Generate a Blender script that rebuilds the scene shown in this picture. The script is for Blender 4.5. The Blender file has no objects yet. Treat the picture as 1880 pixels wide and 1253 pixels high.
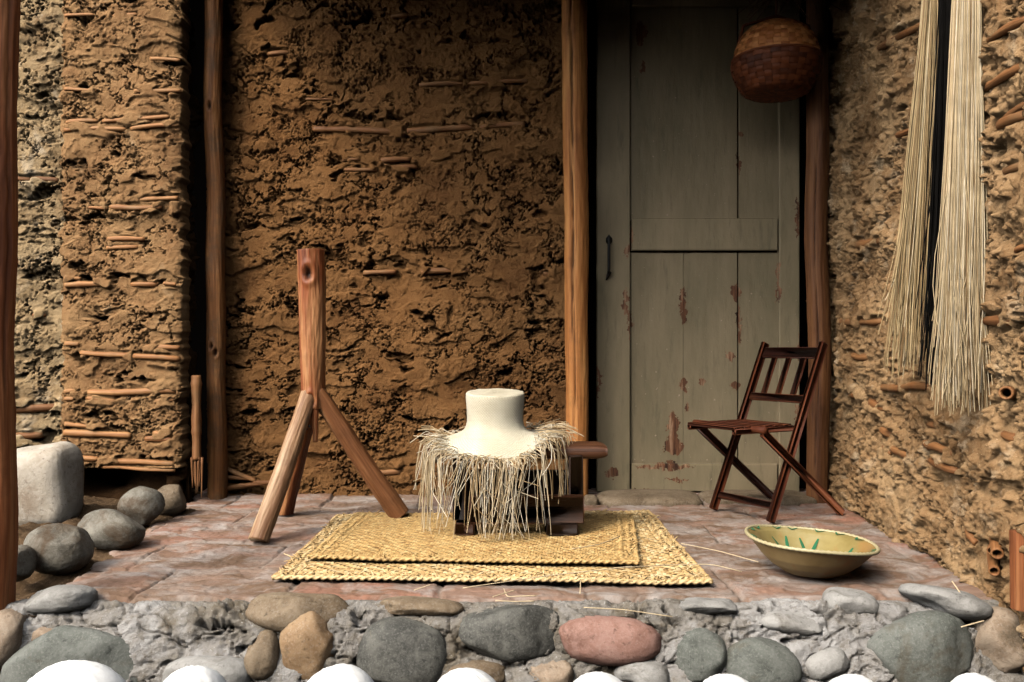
import bpy, math, random
import numpy as np
from mathutils import Vector, Matrix

# ------------------------------------------------------------------ camera, sky, sun, exposure
S = bpy.context.scene
COL = S.collection
CAM_H, FPX, CX, CY = 0.72, 1600.0, 940.0, 640.0
cam_d = bpy.data.cameras.new("camera")
cam = bpy.data.objects.new("camera", cam_d)
COL.objects.link(cam)
cam.location = (0, 0, CAM_H)
cam.rotation_euler = (math.radians(90), 0, 0)
cam_d.sensor_width = 36.0
cam_d.lens = 36.0 * FPX / 1880.0
cam_d.shift_y = (CY - 626.5) / 1880.0
cam_d.clip_start, cam_d.clip_end = 0.05, 2000
S.camera = cam

SUN_EL, SUN_AZ = math.radians(44), math.radians(-42)     # azimuth: left of straight behind the camera
sunv = Vector((math.sin(SUN_AZ) * math.cos(SUN_EL), -math.cos(SUN_AZ) * math.cos(SUN_EL), math.sin(SUN_EL)))
W = bpy.data.worlds.new("World")
S.world = W
W.use_nodes = True
wn = W.node_tree
bg = wn.nodes["Background"]
sky = wn.nodes.new("ShaderNodeTexSky")
sky.sky_type = 'NISHITA'
sky.sun_disc = False
sky.sun_elevation = SUN_EL
sky.sun_rotation = math.atan2(sunv.x, sunv.y)
sky.air_density, sky.dust_density = 1.0, 4.0
hsv = wn.nodes.new("ShaderNodeHueSaturation")
hsv.inputs["Saturation"].default_value = 0.2
wn.links.new(sky.outputs[0], hsv.inputs["Color"])
wn.links.new(hsv.outputs[0], bg.inputs[0])
bg.inputs[1].default_value = 0.15
sd = bpy.data.lights.new("sun", 'SUN')
sd.energy, sd.angle, sd.color = 0.85, math.radians(13), (1.0, 0.86, 0.68)
sun = bpy.data.objects.new("sun", sd)
COL.objects.link(sun)
sun.location = (3, -6, 8)
sun.rotation_euler = sunv.to_track_quat('Z', 'Y').to_euler()
S.view_settings.view_transform = 'Standard'
S.view_settings.look = 'None'
S.view_settings.exposure = 1.3
S.view_settings.gamma = 1.0
S.render.engine = 'CYCLES'
S.cycles.max_bounces = 5
S.cycles.diffuse_bounces = 0
S.cycles.use_denoising = True

rnd = random.Random(7)

# ------------------------------------------------------------------ numpy noise
def _h(ix, iy, iz, seed):
    n = (ix.astype(np.int64) * 374761393 + iy.astype(np.int64) * 668265263 + iz * 2147483647 + seed * 974711) & 0xFFFFFFFF
    n = ((n ^ (n >> 13)) * 1274126177) & 0xFFFFFFFF
    n = ((n ^ (n >> 16)) * 2246822519) & 0xFFFFFFFF
    return (n ^ (n >> 15)) & 0xFFFFFFFF

def perlin(x, y, seed=0):
    x = np.asarray(x, float); y = np.asarray(y, float)
    x0 = np.floor(x); y0 = np.floor(y); fx = x - x0; fy = y - y0
    u = fx * fx * fx * (fx * (fx * 6 - 15) + 10); v = fy * fy * fy * (fy * (fy * 6 - 15) + 10)
    def g(dx, dy):
        a = _h(x0 + dx, y0 + dy, 0, seed).astype(float) * (2 * math.pi / 4294967296.0)
        return np.cos(a) * (fx - dx) + np.sin(a) * (fy - dy)
    a = g(0, 0); b = g(1, 0); c = g(0, 1); d = g(1, 1)
    return (a + u * (b - a) + v * (c - a) + u * v * (a - b - c + d)) * 1.45

def fbm(x, y, octv=4, seed=0, gain=0.5, lac=2.03):
    r = 0; a = 1.0
    for k in range(octv):
        r = r + a * perlin(x + 17.3 * k, y - 9.1 * k, seed + k * 13)
        x = x * lac; y = y * lac; a *= gain
    return r

def worley(x, y, seed=0):
    x0 = np.floor(x); y0 = np.floor(y)
    f1 = np.full(x.shape, 9.0); f2 = f1.copy(); idx = np.zeros(x.shape)
    for dx in (-1, 0, 1):
        for dy in (-1, 0, 1):
            cx = x0 + dx; cy = y0 + dy
            hh = _h(cx, cy, 0, seed)
            px = cx + (hh & 0xFFFF) / 65536.0; py = cy + ((hh >> 16) & 0xFFFF) / 65536.0
            d = np.hypot(px - x, py - y)
            nf = d < f1
            f2 = np.where(nf, f1, np.minimum(f2, d))
            idx = np.where(nf, (hh % 1000) / 1000.0, idx)
            f1 = np.where(nf, d, f1)
    return f1, f2, idx

def sm(a, b, x):
    t = np.clip((x - a) / (b - a), 0, 1)
    return t * t * (3 - 2 * t)

def noise3(p, seed=0):       # cheap 3-D noise from three 2-D slices
    return (perlin(p[:, 0] + 3.1 * p[:, 2], p[:, 1] - 1.7 * p[:, 2], seed) + perlin(p[:, 1] + 2.3 * p[:, 0], p[:, 2] + 0.9 * p[:, 1], seed + 5)
            + perlin(p[:, 2] - 1.3 * p[:, 1], p[:, 0] + 2.1 * p[:, 2], seed + 9)) * 0.6

# ------------------------------------------------------------------ scene helpers
def tag(o, label=None, cat=None, group=None, kind=None):
    if label: o["label"] = label
    if cat: o["category"] = cat
    if group: o["group"] = group
    if kind: o["kind"] = kind
    return o

def thing(name, loc, label, cat, group=None, rot=None):
    o = bpy.data.objects.new(name, None)
    o.empty_display_size = 0.1
    COL.objects.link(o)
    o.location = loc
    if rot: o.rotation_euler = rot
    return tag(o, label, cat, group)

def mk(name, verts, faces, mat, parent=None, smooth=True, uv=None, attr=None, base=None):
    """verts in world metres; stored relative to the parent's location (or to base)"""
    verts = np.asarray(verts, float)
    me = bpy.data.meshes.new(name)
    org = np.array(parent.location if parent else (base if base is not None else (0, 0, 0)), float)
    v = verts - org
    if isinstance(faces, np.ndarray) and faces.ndim == 2:
        n, k = faces.shape
        me.vertices.add(len(v)); me.vertices.foreach_set("co", v.ravel())
        me.loops.add(n * k); me.loops.foreach_set("vertex_index", faces.ravel().astype(np.int32))
        me.polygons.add(n); me.polygons.foreach_set("loop_start", np.arange(0, n * k, k, dtype=np.int32))
        me.update(calc_edges=True)
    else:
        me.from_pydata(v.tolist(), [], [list(map(int, f)) for f in faces])
        me.update()
    me.polygons.foreach_set("use_smooth", np.full(len(me.polygons), smooth))
    if uv is not None:
        l = me.uv_layers.new(name="UVMap")
        vi = np.empty(len(me.loops), dtype=np.int32); me.loops.foreach_get("vertex_index", vi)
        l.data.foreach_set("uv", np.asarray(uv, float)[vi].ravel())
    if attr:
        for an, av in attr.items():
            a = me.attributes.new(an, 'FLOAT', 'POINT'); a.data.foreach_set("value", np.asarray(av, np.float32))
    me.materials.append(mat)
    me.validate()
    o = bpy.data.objects.new(name, me)
    COL.objects.link(o)
    if parent: o.parent = parent
    elif base is not None: o.location = base
    return o

class MB:
    """collects pieces for ONE mesh"""
    def __init__(s): s.v = []; s.f = []; s.u = []; s.n = 0
    def add(s, v, f, uv=None):
        v = np.asarray(v, float)
        s.v.append(v); s.f.extend([[int(i) + s.n for i in q] for q in f])
        s.u.append(np.asarray(uv, float) if uv is not None else np.zeros((len(v), 2))); s.n += len(v)
        return s
    def build(s, name, mat, parent=None, smooth=True, **k):
        return mk(name, np.concatenate(s.v), s.f, mat, parent, smooth, uv=np.concatenate(s.u), **k)

def gridfaces(nu, nv, wrap=False):
    i, j = np.meshgrid(np.arange(nu if wrap else nu - 1), np.arange(nv - 1), indexing='ij')
    i = i.ravel(); j = j.ravel(); i2 = (i + 1) % nu
    return np.stack([i * nv + j, i2 * nv + j, i2 * nv + j + 1, i * nv + j + 1], 1)

def frames(pts):
    pts = np.asarray(pts, float); n = len(pts)
    T = np.gradient(pts, axis=0); T /= np.linalg.norm(T, axis=1)[:, None] + 1e-12
    ref = np.array([0.31, 0.87, 0.38])
    if abs(T[0] @ ref) > 0.9 * np.linalg.norm(ref): ref = np.array([1.0, 0.1, 0])
    N = np.zeros_like(T); b = np.cross(T[0], ref); N[0] = b / np.linalg.norm(b)
    for i in range(1, n):
        q = N[i - 1] - T[i] * (N[i - 1] @ T[i]); N[i] = q / (np.linalg.norm(q) + 1e-12)
    return T, N, np.cross(T, N)

def tube(pts, rad, seg=8, disp=None, caps=True):
    """seg x n tube; disp(a, s, i) -> added radius; returns verts, faces, uv (u round, v along in metres)"""
    pts = np.asarray(pts, float); n = len(pts)
    rad = np.broadcast_to(np.asarray(rad, float), (n,))
    T, N, B = frames(pts)
    L = np.concatenate([[0], np.cumsum(np.linalg.norm(np.diff(pts, axis=0), axis=1))])
    a = np.arange(seg) * 2 * math.pi / seg
    A, LL = np.meshgrid(a, L, indexing='ij')
    R = np.broadcast_to(rad, (seg, n)).copy()
    if disp is not None: R = R + disp(A, LL)
    v = pts[None] + R[..., None] * (np.cos(A)[..., None] * N[None] + np.sin(A)[..., None] * B[None])
    uv = np.stack([A / (2 * math.pi), LL], -1)
    f = gridfaces(seg, n, True).tolist()
    v = v.reshape(-1, 3); uv = uv.reshape(-1, 2)
    if caps:
        m = len(v)
        v = np.concatenate([v, pts[:1], pts[-1:]]); uv = np.concatenate([uv, [[0, 0]], [[0, L[-1]]]])
        for i in range(seg):
            j = (i + 1) % seg
            f.append([m, j * n, i * n]); f.append([m + 1, i * n + n - 1, j * n + n - 1])
    return v, f, uv

def resample(pts, n):
    pts = np.asarray(pts, float)
    L = np.concatenate([[0], np.cumsum(np.linalg.norm(np.diff(pts, axis=0), axis=1))])
    t = np.linspace(0, L[-1], n)
    return np.stack([np.interp(t, L, pts[:, k]) for k in range(3)], 1)

def lerp(a, b, n): return np.linspace(np.asarray(a, float), np.asarray(b, float), n)

def log(p0, p1, r0, r1, seed=0, seg=64, n=160, wob=0.012, cracks=2, knots=(), rough=0.002, bend=None):
    """a weathered round timber: wobble, flutes, drying cracks, knots (angle, metres along, size)"""
    pts = lerp(p0, p1, n); L = np.linalg.norm(np.asarray(p1, float) - np.asarray(p0, float))
    t = np.linspace(0, 1, n)
    pts[:, 0] += wob * perlin(t * L * 1.7 + seed * 3.1, t * 0 + seed, seed); pts[:, 1] += wob * perlin(t * L * 1.7 + 40 + seed, t * 0, seed + 3)
    rad = r0 + (r1 - r0) * t + 0.05 * r0 * perlin(t * L * 3 + seed, t * 0 + 7, seed + 1)
    rs = random.Random(seed)
    cr = [(rs.uniform(0, 6.28), rs.uniform(0, 0.5) * L, rs.uniform(0.35, 0.9) * L, rs.uniform(0.05, 0.09)) for _ in range(cracks)]
    def disp(A, LL):
        d = 0.05 * r0 * perlin(np.cos(A) * 1.3 + seed, np.sin(A) * 1.3 + LL * 0.5, seed + 2)
        d = d + rough * fbm(A * 6, LL * 6, 3, seed + 4) * (1 - 0) + 0.6 * rough * perlin(A * 16, LL * 14, seed + 8)
        for a0, l0, ln, w in cr:
            c = a0 + 0.13 * perlin(LL * 2, LL * 0 + a0, seed + 6) + 0.03 * perlin(LL * 14, LL * 0 + a0, seed + 7)
            da = np.abs((A - c + math.pi) % (2 * math.pi) - math.pi)
            d = d - r0 * 0.28 * np.clip(1 - da / w, 0, 1) * sm(0, 0.06, LL - l0) * sm(0, 0.06, l0 + ln - LL)
        for ka, kl, ks in knots:
            da = ((A - ka + math.pi) % (2 * math.pi) - math.pi) * r0
            q = np.hypot(da, (LL - kl) * 0.6) / ks
            d = d + 0.006 * np.exp(-(q - 1.2) ** 2 * 4) - 0.022 * np.exp(-q ** 2 * 2.2)
        return d
    v, f, uv = tube(pts, rad, seg, disp)
    A = uv[:, 0] * 2 * math.pi; LL = uv[:, 1]; kn = np.zeros(len(v))
    for ka, kl, ks in knots:
        da = ((A - ka + math.pi) % (2 * math.pi) - math.pi) * r0
        q = np.hypot(da, (LL - kl) * 0.6) / ks + 0.15 * perlin(A * 9, LL * 60, seed)
        kn = np.maximum(kn, np.exp(-(q / 0.75) ** 4) * 0.95)
    for a0, l0, ln, w in cr:  # cracks also darkened in colour, as if shaded inside
        c = a0 + 0.13 * perlin(LL * 2, LL * 0 + a0, seed + 6) + 0.03 * perlin(LL * 14, LL * 0 + a0, seed + 7)
        da = np.abs((A - c + math.pi) % (2 * math.pi) - math.pi)
        kn = np.maximum(kn, 0.8 * np.clip(1 - da / (w * 0.7), 0, 1) * sm(0, 0.06, LL - l0) * sm(0, 0.06, l0 + ln - LL))
    KN[0] = kn
    return v, f, uv
KN = [None]

def box(c, s, R=None, bev=0.003, wob=0.0, seed=0):
    """bevelled box: centre, full size, optional 3x3 rotation"""
    hx, hy, hz = [q / 2 for q in s]
    b = min(bev, hx * 0.45, hy * 0.45, hz * 0.45)
    v = []; 
    for sx in (-1, 1):
        for sy in (-1, 1):
            for sz in (-1, 1):
                v += [(sx * (hx - b), sy * (hy - b), sz * hz), (sx * (hx - b), sy * hy, sz * (hz - b)), (sx * hx, sy * (hy - b), sz * (hz - b))]
    def I(sx, sy, sz, k): return (((sx > 0) * 2 + (sy > 0)) * 2 + (sz > 0)) * 3 + k
    f = []
    for z in (-1, 1): f.append([I(-1, -1, z, 0), I(1, -1, z, 0), I(1, 1, z, 0), I(-1, 1, z, 0)][::z])
    for y in (-1, 1): f.append([I(-1, y, -1, 1), I(1, y, -1, 1), I(1, y, 1, 1), I(-1, y, 1, 1)][::-y])
    for x in (-1, 1): f.append([I(x, -1, -1, 2), I(x, 1, -1, 2), I(x, 1, 1, 2), I(x, -1, 1, 2)][::x])
    for p in (-1, 1):
        for q in (-1, 1):
            f.append([I(-1, p, q, 0), I(1, p, q, 0), I(1, p, q, 1), I(-1, p, q, 1)][::(1 if p * q < 0 else -1)])
            f.append([I(p, -1, q, 0), I(p, 1, q, 0), I(p, 1, q, 2), I(p, -1, q, 2)][::(1 if p * q > 0 else -1)])
            f.append([I(p, q, -1, 1), I(p, q, 1, 1), I(p, q, 1, 2), I(p, q, -1, 2)][::(1 if p * q < 0 else -1)])
    for x in (-1, 1):
        for y in (-1, 1):
            for z in (-1, 1): f.append([I(x, y, z, 0), I(x, y, z, 1), I(x, y, z, 2)][::(1 if x * y * z < 0 else -1)])
    v = np.array(v, float)
    ax = int(np.argmax(s)); o = [k for k in range(3) if k != ax]
    uv = np.stack([(v[:, o[0]] + v[:, o[1]]) * 3.0, v[:, ax] + seed * 1.7], 1)
    if wob:
        rs = np.random.RandomState(seed); v = v + rs.uniform(-wob, wob, v.shape)
    if R is not None: v = v @ np.asarray(R).T
    return v + np.asarray(c, float), f, uv

def bar(p0, p1, w, t, up=(0, 0, 1), bev=0.004, seed=0):
    """rectangular bar from p0 to p1; width w along 'side', thickness t along the other"""
    p0 = Vector(p0); p1 = Vector(p1); d = p1 - p0; L = d.length; d.normalize()
    s = d.cross(Vector(up)).normalized(); u = s.cross(d).normalized()
    R = np.array([[s.x, d.x, u.x], [s.y, d.y, u.y], [s.z, d.z, u.z]])
    return box((p0 + p1) / 2, (w, L, t), R, bev, 0, seed)

def stone_mesh(c, r, rot=0.0, seed=0, rough=0.06, nu=56, nv=36, boxy=1.0, tilt=0.0, fine=0.0014):
    a = np.linspace(0, 2 * math.pi, nu, endpoint=False); b = np.linspace(-math.pi / 2, math.pi / 2, nv)
    A, B = np.meshgrid(a, b, indexing='ij')
    pw = lambda x: np.sign(x) * np.abs(x) ** boxy
    p = np.stack([pw(np.cos(B)) * pw(np.cos(A)), pw(np.cos(B)) * pw(np.sin(A)), pw(np.sin(B))], -1).reshape(-1, 3)
    k1 = np.array([[.6, .5, .62], [-.7, .7, .1], [.38, .5, -.78]]); pr = p @ k1
    d = 1 + rough * (perlin(pr[:, 0] * 0.9 + seed, pr[:, 1] * 0.9 + 0.7 * pr[:, 2], seed) + perlin(pr[:, 2] * 1.1 + seed, pr[:, 0] * 0.8 - 0.6 * pr[:, 1], seed + 2)) + 0.35 * rough * perlin(pr[:, 1] * 2.1, pr[:, 2] * 2.3 + pr[:, 0], seed + 21)
    for c_ in range(4):                                   # a few broad worn facets
        rs_ = np.random.RandomState(seed * 7 + c_); n_ = rs_.normal(size=3); n_ /= np.linalg.norm(n_)
        q_ = p @ n_; d = d - 0.75 * np.clip(q_ - rs_.uniform(0.72, 0.86), 0, 1) * (rough > 0.03 and boxy > 0.6)
    m = float(np.mean(r))
    d = d + fine / m * (noise3(p * 7, seed + 3) + 0.6 * noise3(p * 22, seed + 4))
    p = p * d[:, None] * np.asarray(r, float)
    cz, sz = math.cos(rot), math.sin(rot)               # rot: in the picture plane (about y)
    p = np.stack([p[:, 0] * cz - p[:, 2] * sz, p[:, 1], p[:, 0] * sz + p[:, 2] * cz], 1)
    if tilt:
        ct, st = math.cos(tilt), math.sin(tilt)
        p = np.stack([p[:, 0], p[:, 1] * ct - p[:, 2] * st, p[:, 1] * st + p[:, 2] * ct], 1)
    return p + np.asarray(c, float), gridfaces(nu, nv, True)

def P(x, y, Z): return np.array([(x - CX) * Z / FPX, Z, CAM_H + (CY - y) * Z / FPX])
def F(x, y, h=0.0):
    Z = (CAM_H - h) * FPX / (y - CY)
    return np.array([(x - CX) * Z / FPX, Z, h])

# ------------------------------------------------------------------ materials
class G:
    def __init__(s, name, rough=0.85, spec=0.3):
        s.m = bpy.data.materials.new(name); s.m.use_nodes = True
        s.t = s.m.node_tree; s.b = s.t.nodes["Principled BSDF"]
        s.b.inputs["Roughness"].default_value = rough
        s.b.inputs["Specular IOR Level"].default_value = spec
        s.tc = s.t.nodes.new("ShaderNodeTexCoord")
    def set(s, sock, v):
        if isinstance(v, bpy.types.NodeSocket): s.t.links.new(v, sock)
        elif isinstance(v, (tuple, list)) and len(v) == 3 and sock.type == 'RGBA': sock.default_value = (*v, 1)
        else: sock.default_value = v
    def obj(s): return s.tc.outputs["Object"]
    def uv(s): return s.tc.outputs["UV"]
    def scale(s, vec, sc, loc=(0, 0, 0)):
        n = s.t.nodes.new("ShaderNodeMapping"); s.set(n.inputs[0], vec); n.inputs["Scale"].default_value = sc; n.inputs["Location"].default_value = loc
        return n.outputs[0]
    def noise(s, vec, sc, det=4, rough=0.55, dist=0.0):
        n = s.t.nodes.new("ShaderNodeTexNoise"); s.set(n.inputs["Vector"], vec)
        n.inputs["Scale"].default_value = sc; n.inputs["Detail"].default_value = det; n.inputs["Roughness"].default_value = rough; n.inputs["Distortion"].default_value = dist
        return n.outputs["Fac"]
    def vor(s, vec, sc, feat='F1'):
        n = s.t.nodes.new("ShaderNodeTexVoronoi"); n.feature = feat; s.set(n.inputs["Vector"], vec); n.inputs["Scale"].default_value = sc
        return n.outputs["Distance"]
    def ramp(s, fac, stops, interp='LINEAR'):
        n = s.t.nodes.new("ShaderNodeValToRGB"); r = n.color_ramp; r.interpolation = interp
        while len(r.elements) < len(stops): r.elements.new(0.5)
        for e, (p, c) in zip(r.elements, stops):
            e.position = p; e.color = (*c, 1) if isinstance(c, (tuple, list)) else (c, c, c, 1)
        s.set(n.inputs[0], fac); return n.outputs[0]
    def mix(s, fac, a, b, mode='MIX'):
        n = s.t.nodes.new("ShaderNodeMix"); n.data_type = 'RGBA'; n.blend_type = mode
        s.set(n.inputs[0], fac); s.set(n.inputs[6], a); s.set(n.inputs[7], b); return n.outputs[2]
    def math(s, op, a, b=0.0):
        n = s.t.nodes.new("ShaderNodeMath"); n.operation = op; s.set(n.inputs[0], a); s.set(n.inputs[1], b); return n.outputs[0]
    def vmath(s, op, a, b=(0, 0, 0)):
        n = s.t.nodes.new("ShaderNodeVectorMath"); n.operation = op; s.set(n.inputs[0], a); s.set(n.inputs[1], b)
        return n.outputs["Value"] if op in ('LENGTH', 'DISTANCE', 'DOT_PRODUCT') else n.outputs[0]
    def attr(s, name):
        n = s.t.nodes.new("ShaderNodeAttribute"); n.attribute_name = name; return n.outputs["Fac"]
    def island(s): return s.t.nodes.new("ShaderNodeNewGeometry").outputs["Random Per Island"]
    def objrand(s): return s.t.nodes.new("ShaderNodeObjectInfo").outputs["Random"]
    def bump(s, h, strength=0.5, dist=0.01):
        n = s.t.nodes.new("ShaderNodeBump"); s.set(n.inputs["Height"], h); n.inputs["Strength"].default_value = strength; n.inputs["Distance"].default_value = dist
        s.t.links.new(n.outputs[0], s.b.inputs["Normal"])
    def out(s, col, rough=None):
        s.set(s.b.inputs["Base Color"], col)
        if rough is not None: s.set(s.b.inputs["Roughness"], rough)
        return s.m

def mud_mat(name, dark, mid, light, pale, pale_amt=0.62):
    g = G(name, 0.95, 0.12); o = g.obj()
    c = g.ramp(g.noise(o, 3.0, 5, 0.6), [(0.3, dark), (0.5, mid), (0.72, light)])
    c = g.mix(g.ramp(g.noise(o, 26, 6, 0.7), [(0.42, 0.0), (0.7, 0.55)]), c, light)
    c = g.mix(g.ramp(g.noise(g.scale(o, (1, 1, 1), (9, 3, 1)), 7, 6, 0.7), [(pale_amt, 0.0), (pale_amt + 0.14, 0.75)]), c, pale)
    sp = g.noise(o, 210, 2, 0.5)
    c = g.mix(g.ramp(sp, [(0.66, 0.0), (0.74, 0.8)]), c, pale)
    c = g.mix(g.ramp(g.noise(o, 150, 3, 0.6), [(0.3, 0.7), (0.42, 0.0)]), c, dark)
    g.bump(g.math('ADD', g.noise(o, 130, 5, 0.75), g.math('MULTIPLY', g.noise(o, 420, 2, 0.5), 0.5)), 1.0, 0.008)
    return g.out(c)

M = {}
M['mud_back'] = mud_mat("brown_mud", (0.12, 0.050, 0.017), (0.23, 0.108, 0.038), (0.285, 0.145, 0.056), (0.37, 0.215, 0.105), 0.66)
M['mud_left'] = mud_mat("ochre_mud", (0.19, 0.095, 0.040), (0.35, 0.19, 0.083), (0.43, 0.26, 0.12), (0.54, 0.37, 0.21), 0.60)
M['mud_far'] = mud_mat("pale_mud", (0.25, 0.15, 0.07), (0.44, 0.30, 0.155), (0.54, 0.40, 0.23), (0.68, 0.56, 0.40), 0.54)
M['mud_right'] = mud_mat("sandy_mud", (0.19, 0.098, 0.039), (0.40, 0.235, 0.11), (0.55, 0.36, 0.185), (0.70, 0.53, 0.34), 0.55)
M['mud_shade'] = mud_mat("shaded_mud", (0.05, 0.025, 0.010), (0.09, 0.045, 0.018), (0.12, 0.06, 0.025), (0.16, 0.09, 0.04), 0.7)  # dark tone stands for recess shade on panel end and footing

def wood_mat(name, cols, rough=0.65, spec=0.35, streak=9.0, dark=(0.03, 0.012, 0.005), dirt=0.35, bump=0.5, dirt_at=0.52):
    g = G(name, rough, spec); u = g.uv(); r = g.objrand()
    off = g.vmath('SCALE', (13.1, 7.7, 3.3)); off.node.inputs[3].default_value = 1.0
    g.t.links.new(r, off.node.inputs[3])
    u = g.vmath('ADD', u, off)
    a = g.noise(g.scale(u, (streak, 1.6, 1)), 1.0, 5, 0.6, 0.4)
    b = g.noise(g.scale(u, (streak * 5, 2.4, 1)), 1.0, 4, 0.6, 0.2)
    c = g.ramp(a, [(0.28, cols[0]), (0.5, cols[1]), (0.72, cols[2])])
    c = g.mix(g.ramp(b, [(0.35, 0.55), (0.52, 0.0)]), c, cols[0])
    c = g.mix(g.ramp(b, [(0.60, 0.0), (0.72, 0.5)]), c, cols[2])
    d = g.noise(g.obj(), 7, 6, 0.7)
    c = g.mix(g.ramp(d, [(dirt_at, 0.0), (dirt_at + 0.2, dirt)]), c, dark)
    c = g.mix(g.attr('knot_crack_dark'), c, (0.012, 0.005, 0.003))
    g.bump(g.math('ADD', b, g.math('MULTIPLY', g.noise(g.scale(u, (streak * 14, 5, 1)), 1.0, 3, 0.6), 0.6)), bump, 0.003)
    return g.out(c)

M['post'] = wood_mat("warm_post_wood", [(0.25, 0.08, 0.019), (0.52, 0.205, 0.055), (0.66, 0.33, 0.11)])
M['post_red'] = wood_mat("red_post_wood", [(0.10, 0.028, 0.010), (0.27, 0.085, 0.026), (0.38, 0.16, 0.06)])
M['post_mud'] = wood_mat("muddy_post_wood", [(0.10, 0.036, 0.010), (0.24, 0.092, 0.026), (0.34, 0.16, 0.055)], dirt=0.85, dark=(0.10, 0.06, 0.03), dirt_at=0.46)
M['post_dark'] = wood_mat("dark_post_wood", [(0.07, 0.024, 0.008), (0.15, 0.058, 0.018), (0.21, 0.09, 0.03)])
M['tripod'] = wood_mat("tripod_wood", [(0.10, 0.024, 0.008), (0.29, 0.080, 0.023), (0.58, 0.29, 0.12)], 0.5, streak=7)
M['tripod_leg'] = wood_mat("bleached_leg_wood", [(0.16, 0.065, 0.025), (0.36, 0.20, 0.10), (0.62, 0.47, 0.30)], 0.55, streak=4)
M['tripod_leg2'] = wood_mat("brown_leg_wood", [(0.12, 0.04, 0.013), (0.30, 0.12, 0.045), (0.46, 0.25, 0.12)], 0.5, streak=4)
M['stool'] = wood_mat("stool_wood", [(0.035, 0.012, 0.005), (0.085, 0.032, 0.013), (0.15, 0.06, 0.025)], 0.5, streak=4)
M['stool_dark'] = wood_mat("near_black_wood", [(0.010, 0.004, 0.002), (0.022, 0.009, 0.004), (0.04, 0.016, 0.007)], 0.6, streak=4)  # near-black brown for stool legs, back board, right foot and door head
M['chair'] = wood_mat("chair_wood", [(0.045, 0.010, 0.004), (0.12, 0.030, 0.010), (0.20, 0.060, 0.020)], 0.65, 0.22, streak=4)
M['chair_dark'] = wood_mat("dark_chair_wood", [(0.03, 0.008, 0.004), (0.07, 0.016, 0.007), (0.11, 0.03, 0.01)], 0.5, streak=4)
M['cane'] = wood_mat("cane", [(0.22, 0.085, 0.028), (0.40, 0.18, 0.063), (0.50, 0.26, 0.10)], 0.6, streak=3, dirt=0.85, dark=(0.30, 0.165, 0.07), dirt_at=0.48)
M['cane_dark'] = wood_mat("brown_cane", [(0.12, 0.046, 0.015), (0.26, 0.108, 0.036), (0.38, 0.185, 0.07)], 0.65, streak=3, dirt=0.8, dark=(0.22, 0.125, 0.055), dirt_at=0.48)
M['roofing'] = wood_mat("roof_cane", [(0.05, 0.02, 0.01), (0.09, 0.04, 0.015), (0.12, 0.055, 0.02)], 0.9, streak=3)

def straw_mat(name, stops, rough=0.5):
    g = G(name, rough, 0.35)
    c = g.ramp(g.island(), stops)
    c = g.mix(g.ramp(g.noise(g.obj(), 22, 3, 0.6), [(0.4, 0.0), (0.75, 0.35)]), c, tuple(0.55 * q for q in stops[0][1]))
    return g.out(c)
M['straw'] = straw_mat("pale_straw", [(0, (0.22, 0.125, 0.05)), (0.2, (0.50, 0.36, 0.19)), (0.75, (0.68, 0.53, 0.32)), (1, (0.80, 0.70, 0.52))])
M['straw_gold'] = straw_mat("golden_straw", [(0, (0.20, 0.11, 0.04)), (0.3, (0.46, 0.31, 0.145)), (0.8, (0.61, 0.45, 0.23)), (1, (0.74, 0.61, 0.40))])
M['straw_gap'] = straw_mat("dark_gap_straw", [(0, (0.004, 0.0035, 0.003)), (1, (0.009, 0.008, 0.007))], 0.9)
M['straw_gap'].node_tree.nodes["Principled BSDF"].inputs["Specular IOR Level"].default_value = 0.05
M['fringe'] = straw_mat("white_straw", [(0, (0.40, 0.25, 0.11)), (0.35, (0.62, 0.46, 0.26)), (0.8, (0.75, 0.62, 0.42)), (1, (0.82, 0.75, 0.61))])
M['reed_pale'] = straw_mat("pale_reed", [(0, (0.34, 0.19, 0.08)), (0.12, (0.62, 0.395, 0.165)), (0.6, (0.74, 0.51, 0.23)), (1, (0.82, 0.64, 0.36))], 0.55)
M['reed_gold'] = straw_mat("gold_reed", [(0, (0.32, 0.17, 0.06)), (0.1, (0.54, 0.325, 0.12)), (0.6, (0.64, 0.41, 0.16)), (1, (0.74, 0.53, 0.24))], 0.55)
M['reed_base'] = straw_mat('reed_under', [(0, (0.44, 0.28, 0.10)), (1, (0.50, 0.33, 0.125))])
M['reed_brown'] = straw_mat("brown_reed", [(0, (0.12, 0.05, 0.02)), (0.3, (0.36, 0.19, 0.055)), (0.6, (0.58, 0.37, 0.11)), (1, (0.72, 0.52, 0.20))], 0.6)

def stone_mat(name, a, b, c, speck=(0.6, 0.58, 0.52), amt=0.70, rough=0.75, dirt=(0.085, 0.066, 0.04), dirt_at=0.56):
    g = G(name, rough, 0.3); o = g.obj(); r = g.objrand()
    off = g.vmath('SCALE', (5.1, 3.7, 8.3)); g.t.links.new(r, off.node.inputs[3]); o = g.vmath('ADD', o, off)
    col = g.ramp(g.noise(o, 6, 6, 0.65, 0.5), [(0.3, a), (0.5, b), (0.7, c)])
    col = g.mix(g.ramp(g.noise(o, 170, 3, 0.6), [(amt - 0.2, 0.0), (amt, 0.16)]), col, speck)
    col = g.mix(g.ramp(g.noise(o, 17, 6, 0.7, 1.0), [(0.46, 0.0), (0.64, 0.75)]), col, c)
    col = g.mix(g.ramp(g.noise(o, 60, 4, 0.65), [(0.28, 0.7), (0.42, 0.0)]), col, tuple(0.45 * q for q in a))
    col = g.mix(g.ramp(g.noise(o, 4.2, 6, 0.7, 0.8), [(dirt_at, 0.0), (dirt_at + 0.12, 0.75)]), col, dirt)
    g.bump(g.math('ADD', g.noise(o, 70, 5, 0.65), g.math('MULTIPLY', g.noise(o, 260, 3, 0.6), 0.35)), 0.5, 0.005)
    return g.out(col)
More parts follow.
